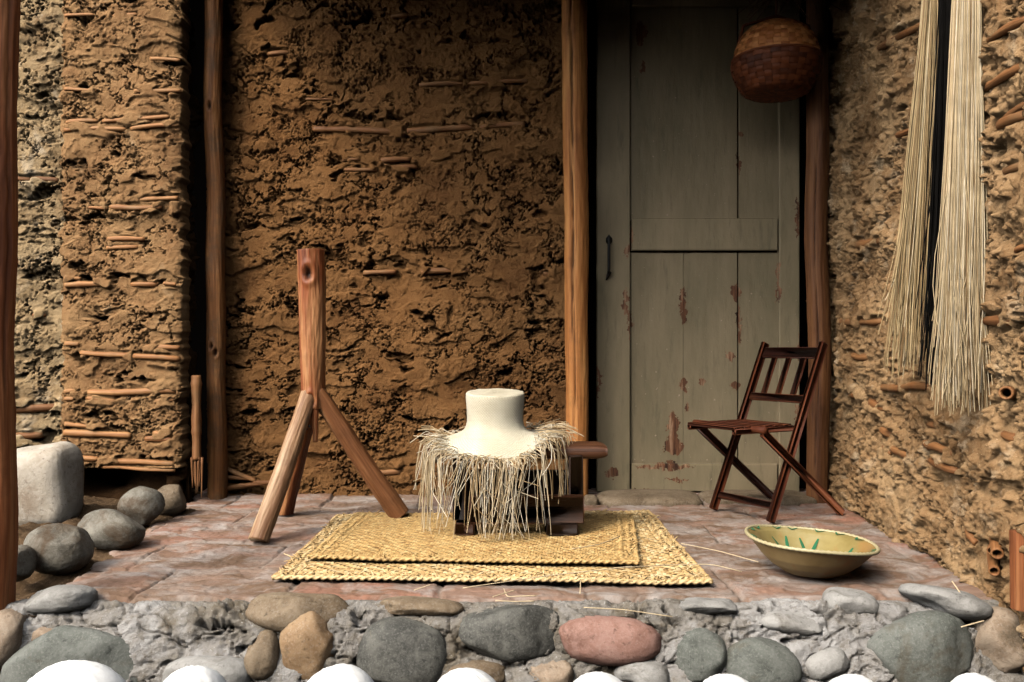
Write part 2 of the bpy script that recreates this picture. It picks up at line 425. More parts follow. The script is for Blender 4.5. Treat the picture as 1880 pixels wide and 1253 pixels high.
M['st_green'] = stone_mat("green_grey_stone", (0.06, 0.066, 0.056), (0.115, 0.122, 0.105), (0.18, 0.186, 0.165))
M['st_dark'] = stone_mat("dark_grey_stone", (0.03, 0.03, 0.027), (0.07, 0.069, 0.06), (0.15, 0.145, 0.125), dirt=(0.28, 0.19, 0.09), dirt_at=0.68)
M['st_pink'] = stone_mat("pink_stone", (0.19, 0.095, 0.068), (0.29, 0.155, 0.118), (0.39, 0.235, 0.19), speck=(0.62, 0.5, 0.42), dirt=(0.10, 0.045, 0.03), dirt_at=0.75)
M['st_tan'] = stone_mat("tan_stone", (0.17, 0.11, 0.065), (0.28, 0.205, 0.14), (0.39, 0.31, 0.23))
M['st_pale'] = stone_mat("pale_grey_stone", (0.19, 0.18, 0.16), (0.28, 0.27, 0.25), (0.38, 0.365, 0.34))
M['st_brown'] = stone_mat("brown_stone", (0.10, 0.067, 0.037), (0.17, 0.12, 0.072), (0.25, 0.19, 0.125))
M['st_orange'] = stone_mat("broken_ochre_stone", (0.15, 0.085, 0.038), (0.25, 0.155, 0.08), (0.34, 0.23, 0.13), dirt=(0.06, 0.045, 0.025), dirt_at=0.6)
M['limestone'] = stone_mat("chalky_block", (0.30, 0.23, 0.165), (0.43, 0.37, 0.29), (0.54, 0.48, 0.40), speck=(0.36, 0.27, 0.18), amt=0.72, dirt=(0.40, 0.27, 0.17), dirt_at=0.60)
M['cobble'] = stone_mat("muddy_cobble", (0.07, 0.06, 0.045), (0.15, 0.135, 0.105), (0.24, 0.22, 0.18), dirt=(0.08, 0.045, 0.02), dirt_at=0.46)
g = G("whitewash", 0.8, 0.2)
M['whitewash'] = g.out(g.ramp(g.noise(g.obj(), 7, 5, 0.6), [(0.3, (0.80, 0.80, 0.77)), (0.6, (0.86, 0.86, 0.84))]))
g.bump(g.noise(g.obj(), 60, 4, 0.6), 0.3, 0.004)

g = G("lime_mortar", 0.95, 0.12); o = g.obj()
c = g.ramp(g.noise(o, 4.5, 6, 0.65), [(0.3, (0.15, 0.12, 0.08)), (0.46, (0.25, 0.225, 0.19)), (0.68, (0.35, 0.335, 0.32))])
c = g.mix(g.ramp(g.noise(o, 2.6, 6, 0.7, 0.6), [(0.50, 0.0), (0.66, 0.8)]), c, (0.52, 0.505, 0.49))
c = g.mix(g.ramp(g.noise(o, 30, 6, 0.7), [(0.52, 0.0), (0.70, 0.75)]), c, (0.15, 0.115, 0.07))
c = g.mix(g.ramp(g.noise(o, 130, 3, 0.6), [(0.62, 0.0), (0.7, 0.6)]), c, (0.55, 0.54, 0.52))
g.bump(g.math('ADD', g.noise(o, 60, 6, 0.7), g.math('MULTIPLY', g.noise(o, 240, 3, 0.6), 0.5)), 0.9, 0.008)
M['mortar'] = g.out(c)

g = G("terracotta_tiles", 0.78, 0.3); o = g.obj()
t = g.attr("tile"); j = g.attr("joint")
c = g.ramp(t, [(0.0, (0.20, 0.105, 0.07)), (0.3, (0.28, 0.165, 0.115)), (0.55, (0.25, 0.175, 0.13)), (0.8, (0.30, 0.14, 0.09)), (1.0, (0.33, 0.24, 0.185))])
st = g.scale(o, (2.4, 3.8, 1))
c = g.mix(g.ramp(g.noise(st, 2.0, 6, 0.65, 0.6), [(0.42, 0.0), (0.60, 0.85)]), c, (0.15, 0.092, 0.055))
c = g.mix(g.ramp(g.noise(g.scale(o, (2.0, 3.2, 1), (4, 2, 0)), 2.4, 7, 0.7, 0.8), [(0.46, 0.0), (0.64, 0.85)]), c, (0.38, 0.335, 0.30))
c = g.mix(g.ramp(g.noise(o, 120, 3, 0.6), [(0.6, 0.0), (0.72, 0.5)]), c, (0.20, 0.10, 0.06))
c = g.mix(g.math('MULTIPLY', j, g.ramp(g.noise(o, 6, 5, 0.65), [(0.40, 0.1), (0.65, 0.8)])), c, (0.24, 0.195, 0.16))
g.bump(g.math('ADD', g.noise(o, 45, 6, 0.65), g.math('MULTIPLY', g.noise(o, 190, 3, 0.6), 0.3)), 0.5, 0.006)
M['tile'] = g.out(c)

g = G("dark_soil", 1.0, 0.1); o = g.obj()
c = g.ramp(g.noise(o, 12, 6, 0.7), [(0.3, (0.05, 0.030, 0.016)), (0.55, (0.12, 0.075, 0.04)), (0.75, (0.19, 0.12, 0.065))])
c = g.mix(g.ramp(g.noise(o, 110, 3, 0.6), [(0.60, 0.0), (0.70, 0.8)]), c, (0.30, 0.21, 0.13))
g.bump(g.noise(o, 70, 6, 0.7), 0.9, 0.01)
M['soil'] = g.out(c)
g = G("packed_earth", 1.0, 0.1); o = g.obj()
M['ground'] = g.out(g.ramp(g.noise(o, 1.5, 8, 0.65), [(0.3, (0.10, 0.075, 0.05)), (0.7, (0.19, 0.15, 0.105))]))

# painted door: grey-green paint, flaked off to bare wood in known spots (door-local metres: x across, z up)
def door_mat(name, tint=1.0, patches=()):
    g = G(name, 0.62, 0.35); o = g.obj()
    c = g.ramp(g.noise(g.scale(o, (2.0, 1, 0.7)), 2.2, 5, 0.6), [(0.3, (0.21 * tint, 0.172 * tint, 0.098 * tint)), (0.7, (0.35 * tint, 0.268 * tint, 0.160 * tint))])
    c = g.mix(g.ramp(g.noise(g.scale(o, (9, 1, 1.4)), 3, 6, 0.7), [(0.55, 0.0), (0.74, 0.6)]), c, (0.10, 0.088, 0.055))
    wood = g.ramp(g.noise(g.scale(o, (40, 1, 5)), 1, 5, 0.65), [(0.36, (0.03, 0.012, 0.006)), (0.52, (0.17, 0.07, 0.032)), (0.68, (0.45, 0.27, 0.16))])
    dist = g.vmath('SUBTRACT', g.vmath('ADD', o, (0, 0, 0)), (0, 0, 0))
    wv = g.t.nodes.new("ShaderNodeTexNoise"); wv.inputs["Scale"].default_value = 22; wv.inputs["Detail"].default_value = 5; wv.inputs["Roughness"].default_value = 0.7
    g.t.links.new(o, wv.inputs["Vector"])
    wob = g.vmath('SCALE', g.vmath('SUBTRACT', wv.outputs["Color"], (0.5, 0.5, 0.5))); wob.node.inputs[3].default_value = 0.10
    p = g.vmath('ADD', o, wob)
    m = None
    for (px, pz, rx, rz) in patches:
        q = g.vmath('MULTIPLY', g.vmath('SUBTRACT', p, (px, 0, pz)), (1 / rx, 0, 1 / rz))
        l = g.vmath('LENGTH', q)
        m = l if m is None else g.math('MINIMUM', m, l)
    if m is not None: c = g.mix(g.ramp(m, [(0.93, 1.0), (1.0, 0.0)]), c, wood)
    fl = g.noise(o, 55, 3, 0.6)
    c = g.mix(g.ramp(fl, [(0.71, 0.0), (0.72, 1.0)]), c, (0.46, 0.34, 0.24))
    g.bump(g.math('ADD', g.noise(g.scale(o, (12, 1, 2.5)), 3, 6, 0.7), g.math('MULTIPLY', g.noise(o, 90, 4, 0.6), 0.3)), 0.35, 0.006)
    return g.out(c)

g = G("black_iron", 0.55, 0.5); g.b.inputs["Metallic"].default_value = 0.6
M['iron'] = g.out((0.012, 0.012, 0.012))
g = G("hat_straw", 0.65, 0.25); o = g.obj()
def wave(vec, sc, rot):
    m_ = g.t.nodes.new("ShaderNodeMapping"); g.set(m_.inputs[0], vec); m_.inputs["Rotation"].default_value = (0, 0, rot)
    w_ = g.t.nodes.new("ShaderNodeTexWave"); g.t.links.new(m_.outputs[0], w_.inputs[0]); w_.inputs["Scale"].default_value = sc; w_.inputs["Distortion"].default_value = 1.2; w_.inputs["Detail"].default_value = 2; w_.inputs["Detail Scale"].default_value = 3
    return w_.outputs["Fac"]
uvs = g.scale(g.uv(), (0.68, 0.67, 1))
wv = g.math('MULTIPLY', wave(uvs, 42, 0.78), wave(uvs, 42, -0.78))
c = g.ramp(g.noise(o, 9, 5, 0.6), [(0.3, (0.62, 0.555, 0.41)), (0.65, (0.75, 0.695, 0.55))])
c = g.mix(g.ramp(g.noise(g.scale(g.uv(), (8, 90, 1)), 1, 3, 0.6), [(0.55, 0.0), (0.7, 0.35)]), c, (0.48, 0.39, 0.24))
c = g.mix(g.ramp(wv, [(0.05, 0.30), (0.4, 0.0)]), c, (0.42, 0.34, 0.2))
g.bump(wv, 0.6, 0.003)
M['hat'] = g.out(c)
g = G("glazed_clay", 0.22, 0.5); o = g.obj()
c = g.ramp(g.noise(o, 8, 5, 0.6), [(0.3, (0.24, 0.18, 0.06)), (0.55, (0.33, 0.26, 0.10)), (0.75, (0.40, 0.34, 0.165))])
c = g.mix(g.ramp(g.noise(g.scale(o, (1, 1, 0.3)), 9, 3, 0.5), [(0.58, 0.0), (0.7, 0.55)]), c, (0.40, 0.19, 0.06))
M['glaze'] = g.out(c)
g = G("bare_clay", 0.5, 0.4); o = g.obj()
c = g.ramp(g.noise(g.scale(o, (1, 1, 0.25)), 8, 4, 0.55), [(0.35, (0.42, 0.275, 0.11)), (0.52, (0.50, 0.34, 0.15)), (0.66, (0.52, 0.215, 0.06))])
M['glaze_out'] = g.out(c)
g = G("green_glaze", 0.25, 0.5)
M['green'] = g.out((0.035, 0.16, 0.075))
M['rim'] = G("cream_rim", 0.3, 0.5).out((0.48, 0.41, 0.23))
g = G("basket_cane", 0.6, 0.3)
c = g.ramp(g.island(), [(0, (0.28, 0.085, 0.02)), (0.5, (0.46, 0.165, 0.045)), (1, (0.62, 0.26, 0.085))])
M['basket'] = g.out(c)  # lid copy, lightened as if lit from above
g = G("shaded_basket_cane", 0.6, 0.3)
M['basket_shade'] = g.out(g.ramp(g.island(), [(0, (0.06, 0.015, 0.005)), (1, (0.19, 0.052, 0.016))]))  # darker copy: shade under the lid put into the body colour
g = G("leaf", 0.5, 0.3)
M['leaf'] = g.out(g.ramp(g.island(), [(0, (0.03, 0.07, 0.015)), (1, (0.08, 0.15, 0.03))]))
g = G("gap_shade", 1.0, 0.0); M['gap_shade'] = g.out((0.008, 0.006, 0.005))  # near black standing in for shade in the recess and door gaps

# ------------------------------------------------------------------ mud walls
def mud_height(u, v, seed, k=1.0, strata=1.0, crack=1.0, clod=1.0):
    w1 = fbm(u * 6, v * 6, 2, seed + 70); w2 = fbm(u * 6 + 50, v * 6, 2, seed + 71)
    uu = u + 0.025 * w1; vv = v + 0.025 * w2
    m4 = sm(0.12, 0.55, fbm(u * 2.6 + 21, v * 4.0, 3, seed + 14))                  # crumbled zones
    m5 = sm(-0.35, 0.25, fbm(u * 2.2 + 5, v * 3.0, 2, seed + 18))
    h = 0.024 * fbm(uu * 2.2, vv * 3.6, 3, seed)
    h = h + 0.006 * perlin(uu * 5, vv * 20, seed + 17)                               # hand-smeared courses
    s = fbm(uu * 2.0, vv * 4.2, 5, seed + 1, 0.56) * 1.15
    q = np.floor(s); h = h + strata * 0.024 * (q + sm(0.90, 0.99, s - q))
    s2 = fbm(u * 7, v * 11, 5, seed + 2, 0.6) * 1.3
    q2 = np.floor(s2); h = h + strata * 0.010 * (q2 + sm(0.86, 1.0, s2 - q2)) * m4
    wa = fbm(u * 30, v * 30, 3, seed + 75, 0.6); wb_ = fbm(u * 30 + 9, v * 30, 3, seed + 76, 0.6)
    m1 = sm(-0.3, 0.1, fbm(u * 3.1, v * 3.1, 2, seed + 11)); m2 = sm(-0.05, 0.3, fbm(u * 4.4 + 9, v * 4.4, 2, seed + 12))
    f1, f2, _ = worley(uu * 3.4 + 0.16 * wa, vv * 5.5 + 0.22 * wb_, seed + 3)
    h = h - crack * 0.05 * np.clip(1 - (f2 - f1) / 0.030, 0, 1) ** 0.6 * m1
    f1, f2, _ = worley(u * 10 + 0.20 * wa, v * 12 + 0.24 * wb_, seed + 4)
    h = h - crack * 0.024 * np.clip(1 - (f2 - f1) / 0.055, 0, 1) ** 0.7 * m2
    p = fbm(uu * 6, vv * 11, 5, seed + 5, 0.52)
    h = h - 0.060 * sm(0.46, 0.74, p) * m5
    p2 = fbm(u * 30, v * 36, 4, seed + 15, 0.65); h = h - 0.020 * sm(0.42, 0.75, p2) * m4
    f1, f2, ci = worley(u * 30 + 0.3 * wa, v * 30 + 0.3 * wb_, seed + 6)
    h = h + clod * 0.010 * np.clip(1 - f1 * 1.5, 0, 1) * (ci > 0.75)
    f1, f2, ci = worley(u * 75, v * 75, seed + 16)
    h = h + clod * 0.004 * np.clip(1 - f1 * 1.4, 0, 1) * (ci > 0.7)
    h = h + (0.0016 + 0.0034 * m4) * fbm(u * 55, v * 60, 3, seed + 7, 0.7) + (0.0010 + 0.0016 * m4) * perlin(u * 120, v * 125, seed + 8)
    return h * k

class Wall:
    """vertical wall: origin o (bottom, u=0), horizontal direction d (unit), outward normal n"""
    def __init__(s, o, d, n): s.o = np.array(o, float); s.d = np.array(d, float); s.n = np.array(n, float)
    def hit(s, x, y):
        r = np.array([(x - CX) / FPX, 1.0, (CY - y) / FPX]); c = np.array([0, 0, CAM_H])
        t = ((s.o - c) @ s.n) / (r @ s.n)
        p = c + t * r
        return (p - s.o) @ s.d, p[2], t
    def pt(s, u, z, off=0.0): return s.o + s.d * u + s.n * off + np.array([0, 0, z - s.o[2]])
    def mesh(s, name, u0, u1, z0, z1, res, seed, mat, parent, canes, thick=0.18, edge=0.0, **kw):
        nu = int((u1 - u0) / res) + 1; nv = int((z1 - z0) / res) + 1
        U, V = np.meshgrid(np.linspace(u0, u1, nu), np.linspace(z0, z1, nv), indexing='ij')
        h = mud_height(U, V, seed, **kw)
        nz = fbm(U * 14, V * 14, 3, seed + 33)
        for (a, b, c, d_, r) in canes:
            L = math.hypot(c - a, d_ - b) + 1e-6; ex, ey = (c - a) / L, (d_ - b) / L
            t = (U - a) * ex + (V - b) * ey; q = np.abs(-(U - a) * ey + (V - b) * ex)
            m = (1 - sm(r * 1.0, r * 2.1, q + 0.4 * r * nz)) * sm(-r * 0.6, r * 0.4, t) * sm(-r * 0.6, r * 0.4, L - t)
            tgt = -r * 0.55 + 0.25 * r * nz
            cov = sm(0.12, 0.42, fbm(U * 7 + a * 31, V * 12, 3, seed + 44)) * (1 - sm(r * 2.0, r * 4.0, q)) * sm(-r, r, t) * sm(-r, r, L - t)
            h = h * (1 - m) + np.minimum(h, tgt) * m
            h = np.maximum(h, cov * (0.95 * r + 0.5 * r * nz) + (1 - cov) * h)
        if edge:
            e = np.minimum(U - u0, u1 - U); h = h - edge * np.exp(-e / 0.02)
        p = s.o[None, None] + U[..., None] * s.d + h[..., None] * s.n
        p[..., 2] = V
        if edge:
            jag = 0.02 * fbm(V * 14, V * 0 + 3, 3, seed + 50)
            p = p + (np.exp(-(U - u0) / 0.015) * jag + np.exp(-(u1 - U) / 0.015) * jag)[..., None] * s.d
        v = p.reshape(-1, 3); f = gridfaces(nu, nv)
        m = len(v)                                    # rim and back, so the wall has its real thickness
        rim = np.concatenate([np.arange(nu) * nv, (nu - 1) * nv + np.arange(1, nv), np.arange(nu - 2, -1, -1) * nv + nv - 1, np.arange(nv - 2, 0, -1)])
        bk = v[rim].copy(); bk += np.outer(((s.o - thick * s.n - bk) @ s.n), s.n)
        k = len(rim); i = np.arange(k)
        side = np.stack([rim[i], m + i, m + (i + 1) % k, rim[(i + 1) % k]], 1)
        verts = np.concatenate([v, bk, bk.mean(0)[None]])
        back = np.stack([m + i, np.full(k, m + k), np.full(k, m + k), m + (i + 1) % k], 1)
        quads = np.concatenate([f, side])
        # flip if the grid normal points inward
        a, b, c = v[f[0][0]], v[f[0][1]], v[f[0][3]]
        if np.cross(np.cross(s.d, [0, 0, 1]), [0, 0, 1]) is not None and np.dot(np.cross(s.d, [0, 0, 1.0]), s.n) < 0: quads = quads[:, ::-1]
        return mk(name, verts, quads, mat, parent)
    def canes(s, px, k=0.78):
        """pixel canes (x0,y0,x1,y1,half width) -> wall (u,z,u,z,r)"""
        out = []
        for (x0, y0, x1, y1, w) in px:
            a = s.hit(x0, y0); b = s.hit(x1, y1)
            out.append((a[0], a[1], b[0], b[1], k * w * 0.5 * (a[2] + b[2]) / FPX))
        return out

def cane_mesh(p0, p1, r, seed, sag=0.008, seg=14, inward=None, dive=0.0):
    L = np.linalg.norm(np.asarray(p1) - np.asarray(p0)); n = max(10, int(L / 0.012))
    pts = lerp(p0, p1, n); t = np.linspace(0, 1, n)
    pts[:, 2] += sag * perlin(t * L * 4 + seed, t * 0 + seed, seed)
    rs = random.Random(seed); node = rs.uniform(0.02, 0.2)
    if inward is not None:
        e0, e1 = rs.uniform(0.3, 1.4) * dive, rs.uniform(0.3, 1.4) * dive
        pts = pts - np.outer(r * (e0 * np.exp(-t * L / (1.6 * r)) + e1 * np.exp(-(1 - t) * L / (1.6 * r))) + 0.5 * r * np.clip(perlin(t * L * 7 + seed, t * 0 + 2, seed + 9), 0, 1), inward)
    rad = np.full(n, r) * (1 + 0.28 * perlin(t * L * 7, t * 0, seed + 2))
    for k in range(12):
        rad += 0.18 * r * np.exp(-((t * L - node - k * 0.22) / 0.008) ** 2)
    def disp(A, LL): return 0.10 * r * fbm(np.cos(A) * 2 + seed, LL * 9, 2, seed + 1) + 0.07 * r * perlin(A * 3, LL * 2, seed)
    return tube(pts, rad, seg, disp)

def add_canes(wall, canes, parent, mat, seed, off=-0.15, dive=1.2):
    for i, (a, b, c, d, r) in enumerate(canes):
        rs = random.Random(seed + i); o_ = off + rs.uniform(-0.35, 0.15)
        v, f, uv = cane_mesh(wall.pt(a, b, o_ * r), wall.pt(c, d, o_ * r), r, seed + i, inward=wall.n, dive=dive)
        mk('cane', v, f, mat, parent, uv=uv)

ZB = 4.27
# back wall
wb = Wall((-1.62, ZB, 0), (1, 0, 0), (0, -1, 0))
px = [(575, 236, 742, 241, 7), (748, 240, 870, 233, 7), (880, 233, 962, 228, 6), (770, 156, 850, 154, 5), (860, 153, 968, 148, 5), (492, 99, 530, 95, 5),
      (628, 293, 662, 293, 4), (697, 294, 752, 293, 6), (630, 311, 692, 312, 4), (720, 307, 764, 306, 5), (718, 30, 748, 29, 4), (775, 498, 862, 495, 8),
      (668, 501, 726, 499, 6), (993, 501, 1022, 502, 8), (662, 870, 736, 868, 7), (560, 182, 612, 184, 3)]
cb = wb.canes(px)
t = thing('mud_wall', (-0.6, ZB, -0.02), 'brown cracked mud wall with thin canes showing, between two posts behind the hat', 'wall')
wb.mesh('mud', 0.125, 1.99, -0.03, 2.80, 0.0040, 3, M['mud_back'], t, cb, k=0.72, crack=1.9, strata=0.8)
add_canes(wb, cb, t, M['cane_dark'], 100)
for i, (a, b, c, d, r) in enumerate(wb.canes([(415, 858, 472, 880, 5), (412, 897, 500, 884, 5), (414, 874, 458, 879, 5), (468, 884, 520, 886, 4)])):
    v, f, uv = cane_mesh(wb.pt(a, b, 0.03), wb.pt(c, d, 0.025), r, 300 + i); mk('cane', v, f, M['cane_dark'], t, uv=uv)

# left wall panel, a step in front of the back wall and raised off the earth
ZL = 4.0
wl = Wall((-2.08, ZL, 0), (1, 0, 0), (0, -1, 0))
px = [(118, 28, 172, 29, 4), (205, 29, 252, 27, 4), (118, 163, 175, 165, 4), (246, 166, 330, 166, 5), (275, 107, 330, 112, 4), (118, 224, 178, 221, 5), (188, 222, 310, 214, 5),
      (118, 239, 230, 237, 5), (240, 236, 326, 230, 5), (160, 381, 196, 381, 4), (198, 380, 296, 380, 6), (312, 382, 330, 381, 6), (255, 366, 326, 364, 5), (195, 439, 264, 439, 5), (195, 455, 254, 454, 5),
      (118, 511, 148, 512, 4), (118, 524, 206, 522, 6), (240, 522, 288, 521, 6), (300, 520, 322, 522, 4), (118, 631, 144, 633, 6), (262, 638, 328, 641, 6), (147, 648, 245, 653, 6), (245, 654, 326, 661, 7),
      (118, 719, 136, 719, 6), (158, 721, 322, 719, 8), (118, 733, 134, 733, 5), (156, 731, 210, 735, 5), (280, 736, 318, 736, 5), (118, 779, 190, 785, 6), (118, 795, 240, 800, 8), (266, 806, 316, 809, 7), (280, 795, 316, 799, 6),
      (117, 840, 180, 844, 6), (178, 845, 318, 852, 7), (186, 858, 320, 865, 4)]
cl = wl.canes(px)
t = thing('mud_wall', (-1.8, ZL, 0.14), 'ochre mud wall panel with many bare canes, raised above a dark gap on the left', 'wall')
wl.mesh('mud', 0.0, 0.555, 0.17, 3.0, 0.0038, 21, M['mud_left'], t, cl, thick=0.12, edge=0.02, strata=0.7, k=0.68, crack=1.7)
add_canes(wl, cl, t, M['cane'], 400)
# ragged panel end and footing below, recess shade put into their dark mud colour
w2 = Wall((-1.553, 4.045, 0), (0, 1, 0), (1, 0, 0))
w2.mesh('mud_edge', 0.0, 0.24, 0.0, 3.0, 0.006, 31, M['mud_shade'], t, [], thick=0.05)
mk('backing', *box((-1.85, 4.50, 1.55), (0.95, 0.05, 3.2), None, 0.01)[:2], M['gap_shade'], t)  # black sheet added so the recess reads as deep shade
mk('footing', *box((-1.83, 4.12, 0.08), (0.62, 0.05, 0.22), None, 0.01)[:2], M['mud_shade'], t)

# far-left wall, turned towards us and standing in open daylight
dl = np.array([math.sin(math.radians(80)), math.cos(math.radians(80)), 0]); nl = np.array([dl[1], -dl[0], 0])
wf = Wall(P(118, 640, 4.03) * np.array([1, 1, 0]) - dl * 1.0, dl, nl)
px = [(18, 327, 56, 328, 5), (54, 328, 106, 330, 7), (14, 482, 34, 482, 5), (96, 480, 118, 480, 4), (14, 754, 120, 746, 9), (14, 802, 76, 799, 8), (60, 579, 82, 580, 5)]
cf = wf.canes(px)
t = thing('mud_wall', tuple(wf.pt(0.8, 0.0)), 'pale sandy mud wall in daylight behind the front left post', 'wall')
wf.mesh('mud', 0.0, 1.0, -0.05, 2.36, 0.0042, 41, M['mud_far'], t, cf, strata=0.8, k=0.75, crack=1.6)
add_canes(wf, cf, t, M['cane_dark'], 500)

# right wall
dr = np.array([0.082, 1.0, 0]); dr /= np.linalg.norm(dr); nr = np.array([-dr[1], dr[0], 0])
wr = Wall((1.175 + 0.082 * 1.7, 1.7, 0), dr, nr)
px = [(1808, 78, 1880, 34, 10), (1800, 165, 1880, 118, 11), (1826, 232, 1880, 208, 13), (1836, 222, 1880, 190, 8), (1835, 318, 1880, 298, 9), (1812, 392, 1880, 366, 9), (1802, 590, 1862, 586, 13),
      (1614, 712, 1704, 711, 9), (1568, 450, 1618, 440, 10), (1540, 592, 1574, 592, 8), (1576, 592, 1612, 590, 9), (1560, 652, 1592, 656, 8), (1560, 722, 1584, 730, 9), (1590, 734, 1616, 748, 9),
      (1690, 813, 1742, 832, 10), (1704, 846, 1746, 866, 9), (1612, 788, 1628, 800, 10), (1634, 824, 1666, 840, 8), (1614, 820, 1630, 830, 8), (1612, 88, 1700, 40, 8), (1740, 18, 1766, 4, 9), (1690, 20, 1722, -4, 9),
      (1640, 250, 1700, 226, 7), (1770, 972, 1786, 1000, 9), (1838, 798, 1862, 806, 10), (1862, 460, 1880, 452, 8), (1700, 778, 1722, 784, 8)]
cr_ = wr.canes(px)
t = thing('mud_wall', tuple(wr.pt(1.2, 0)), 'rough sandy mud side wall on the right, behind the hanging straw', 'wall')
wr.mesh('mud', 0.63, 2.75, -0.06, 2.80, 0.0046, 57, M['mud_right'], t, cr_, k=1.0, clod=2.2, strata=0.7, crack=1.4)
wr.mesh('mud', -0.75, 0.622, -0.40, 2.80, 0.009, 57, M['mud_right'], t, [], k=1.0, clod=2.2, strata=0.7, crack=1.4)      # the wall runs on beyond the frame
add_canes(wr, cr_, t, M['cane_dark'], 600, -0.05, 1.6)
def hollow_cane(c, d, L, r, seed):
    """open cane end: outer tube turned in to a bore"""
    c = np.asarray(c, float); d = np.asarray(d, float) / np.linalg.norm(d)
    pts = [c - d * L] + [c - d * L * q for q in (0.6, 0.3, 0.05)] + [c, c + d * 0.001, c - d * 0.004, c - d * 0.05, c - d * 0.052]
    rad = [r, r * 1.02, r, r, r * 0.97, r * 0.75, r * 0.62, r * 0.55, 0.0005]
    T = d; n0 = np.cross(T, [0.2, 0.1, 1]); n0 /= np.linalg.norm(n0); b0 = np.cross(T, n0)
    seg = 18; a = np.arange(seg) * 2 * math.pi / seg
    v = np.array([[p + q * (math.cos(x) * n0 + math.sin(x) * b0) for p, q in zip(pts, rad)] for x in a]).reshape(-1, 3)
    uv = np.array([[(x / 6.28, k * 0.05) for k in range(len(pts))] for x in a]).reshape(-1, 2)
    return v, gridfaces(seg, len(pts), True), uv
for i, (x, y, r, dd) in enumerate([(1868, 722, 0.019, (-0.8, -1, 0.05)), (1852, 1018, 0.017, (-0.5, -1, -0.3)), (1846, 1050, 0.015, (-0.5, -1, -0.25)), (1840, 1012, 0.012, (-0.6, -1, 0.1))]):
    u, z, _ = wr.hit(x, y); v, f, uv = hollow_cane(wr.pt(u, z, 0.03), dd, 0.14, r, i); mk('cane', v, f, M['cane_dark'], t, uv=uv)

# ------------------------------------------------------------------ ground, terrace, soil
R0 = 400
mk('ground', [(-R0, -R0, -0.36), (R0, -R0, -0.36), (R0, R0, -0.36), (-R0, R0, -0.36)], [[0, 1, 2, 3]], M['ground'])['kind'] = 'structure'

def terrace():
    x0, x1, y0, y1, res = -1.75, 1.75, 2.50, 4.5, 0.0048
    nx = int((x1 - x0) / res); ny = int((y1 - y0) / res)
    X, Y = np.meshgrid(np.linspace(x0, x1, nx), np.linspace(y0, y1, ny), indexing='ij')
    w1 = fbm(X * 3, Y * 3, 3, 91); w2 = fbm(X * 3 + 7, Y * 3, 3, 92)
    tw, td = 0.44, 0.36
    yy = (Y - 2.50 + 0.010 * w1 + 0.004 * fbm(X * 22, Y * 22, 2, 95)) / td; row = np.floor(yy); fy = yy - row
    xx = (X + 0.012 * w2 + 0.004 * fbm(X * 22 + 5, Y * 22, 2, 96) + (0.37 * row) % 1.0 * tw + 0.22) / tw; col = np.floor(xx); fx = xx - col
    hh = _h(col, row, 0, 5); tr = (hh & 0xFFFF) / 65536.0; t2 = ((hh >> 16) & 0xFFFF) / 65536.0
    e = np.minimum(np.minimum(fx, 1 - fx) * tw, np.minimum(fy, 1 - fy) * td)
    joint = 1 - sm(0.004, 0.013, e + 0.004 * fbm(X * 30, Y * 30, 2, 97))
    h = (tr - 0.5) * 0.010 + (fx - 0.5) * (t2 - 0.5) * 0.014 + (fy - 0.5) * (tr - 0.5) * 0.012
    h = h - 0.010 * joint * (0.35 + 0.65 * sm(-0.2, 0.3, perlin(X * 4, Y * 4, 98))) + 0.0035 * fbm(X * 9, Y * 11, 4, 99) + 0.0014 * fbm(X * 60, Y * 80, 3, 94)
    st = fbm(X * 5, Y * 6, 4, 93) * 1.8; q = np.floor(st); h = h + 0.0035 * (q + sm(0.7, 1, st - q))      # flaked surface
    edge = 2.515 + 0.014 * w1 + 0.006 * fbm(X * 20, X * 0, 3, 90)
    h = h - 0.055 * (1 - sm(0.0, 0.012, Y - edge))
    left = -1.40 - 0.10 * (Y - 2.6) + 0.035 * fbm(Y * 6, Y * 0 + 4, 3, 89) + 0.02 * fbm(X * 12, Y * 12, 2, 88)
    h = h - 0.06 * (1 - sm(0.0, 0.05, X - left))
    h = np.clip(h, -0.08, 0.02)
    p = np.stack([X, Y, h], -1).reshape(-1, 3)
    o = mk('terrace_floor', p, gridfaces(nx, ny), M['tile'], attr={"tile": (tr * 0.7 + 0.3 * (0.5 + 0.5 * perlin(X * 2, Y * 5, 87))).ravel(), "joint": joint.ravel()})
    o['kind'] = 'structure'
terrace()

def soil():
    x0, x1, y0, y1, res = -3.2, -1.32, 2.44, 4.6, 0.011
    nx = int((x1 - x0) / res); ny = int((y1 - y0) / res)
    X, Y = np.meshgrid(np.linspace(x0, x1, nx), np.linspace(y0, y1, ny), indexing='ij')
    h = -0.02 + 0.05 * sm(-1.5, -1.9, X) * 1 + 0.03 * fbm(X * 3, Y * 3, 4, 61) + 0.012 * fbm(X * 16, Y * 16, 4, 62) + 0.006 * fbm(X * 45, Y * 45, 2, 63)
    h = np.where(X > -1.42, np.minimum(h, -0.012), h)
    mk('soil_bed', np.stack([X, Y, h], -1).reshape(-1, 3), gridfaces(nx, ny), M['soil'])['kind'] = 'structure'
soil()

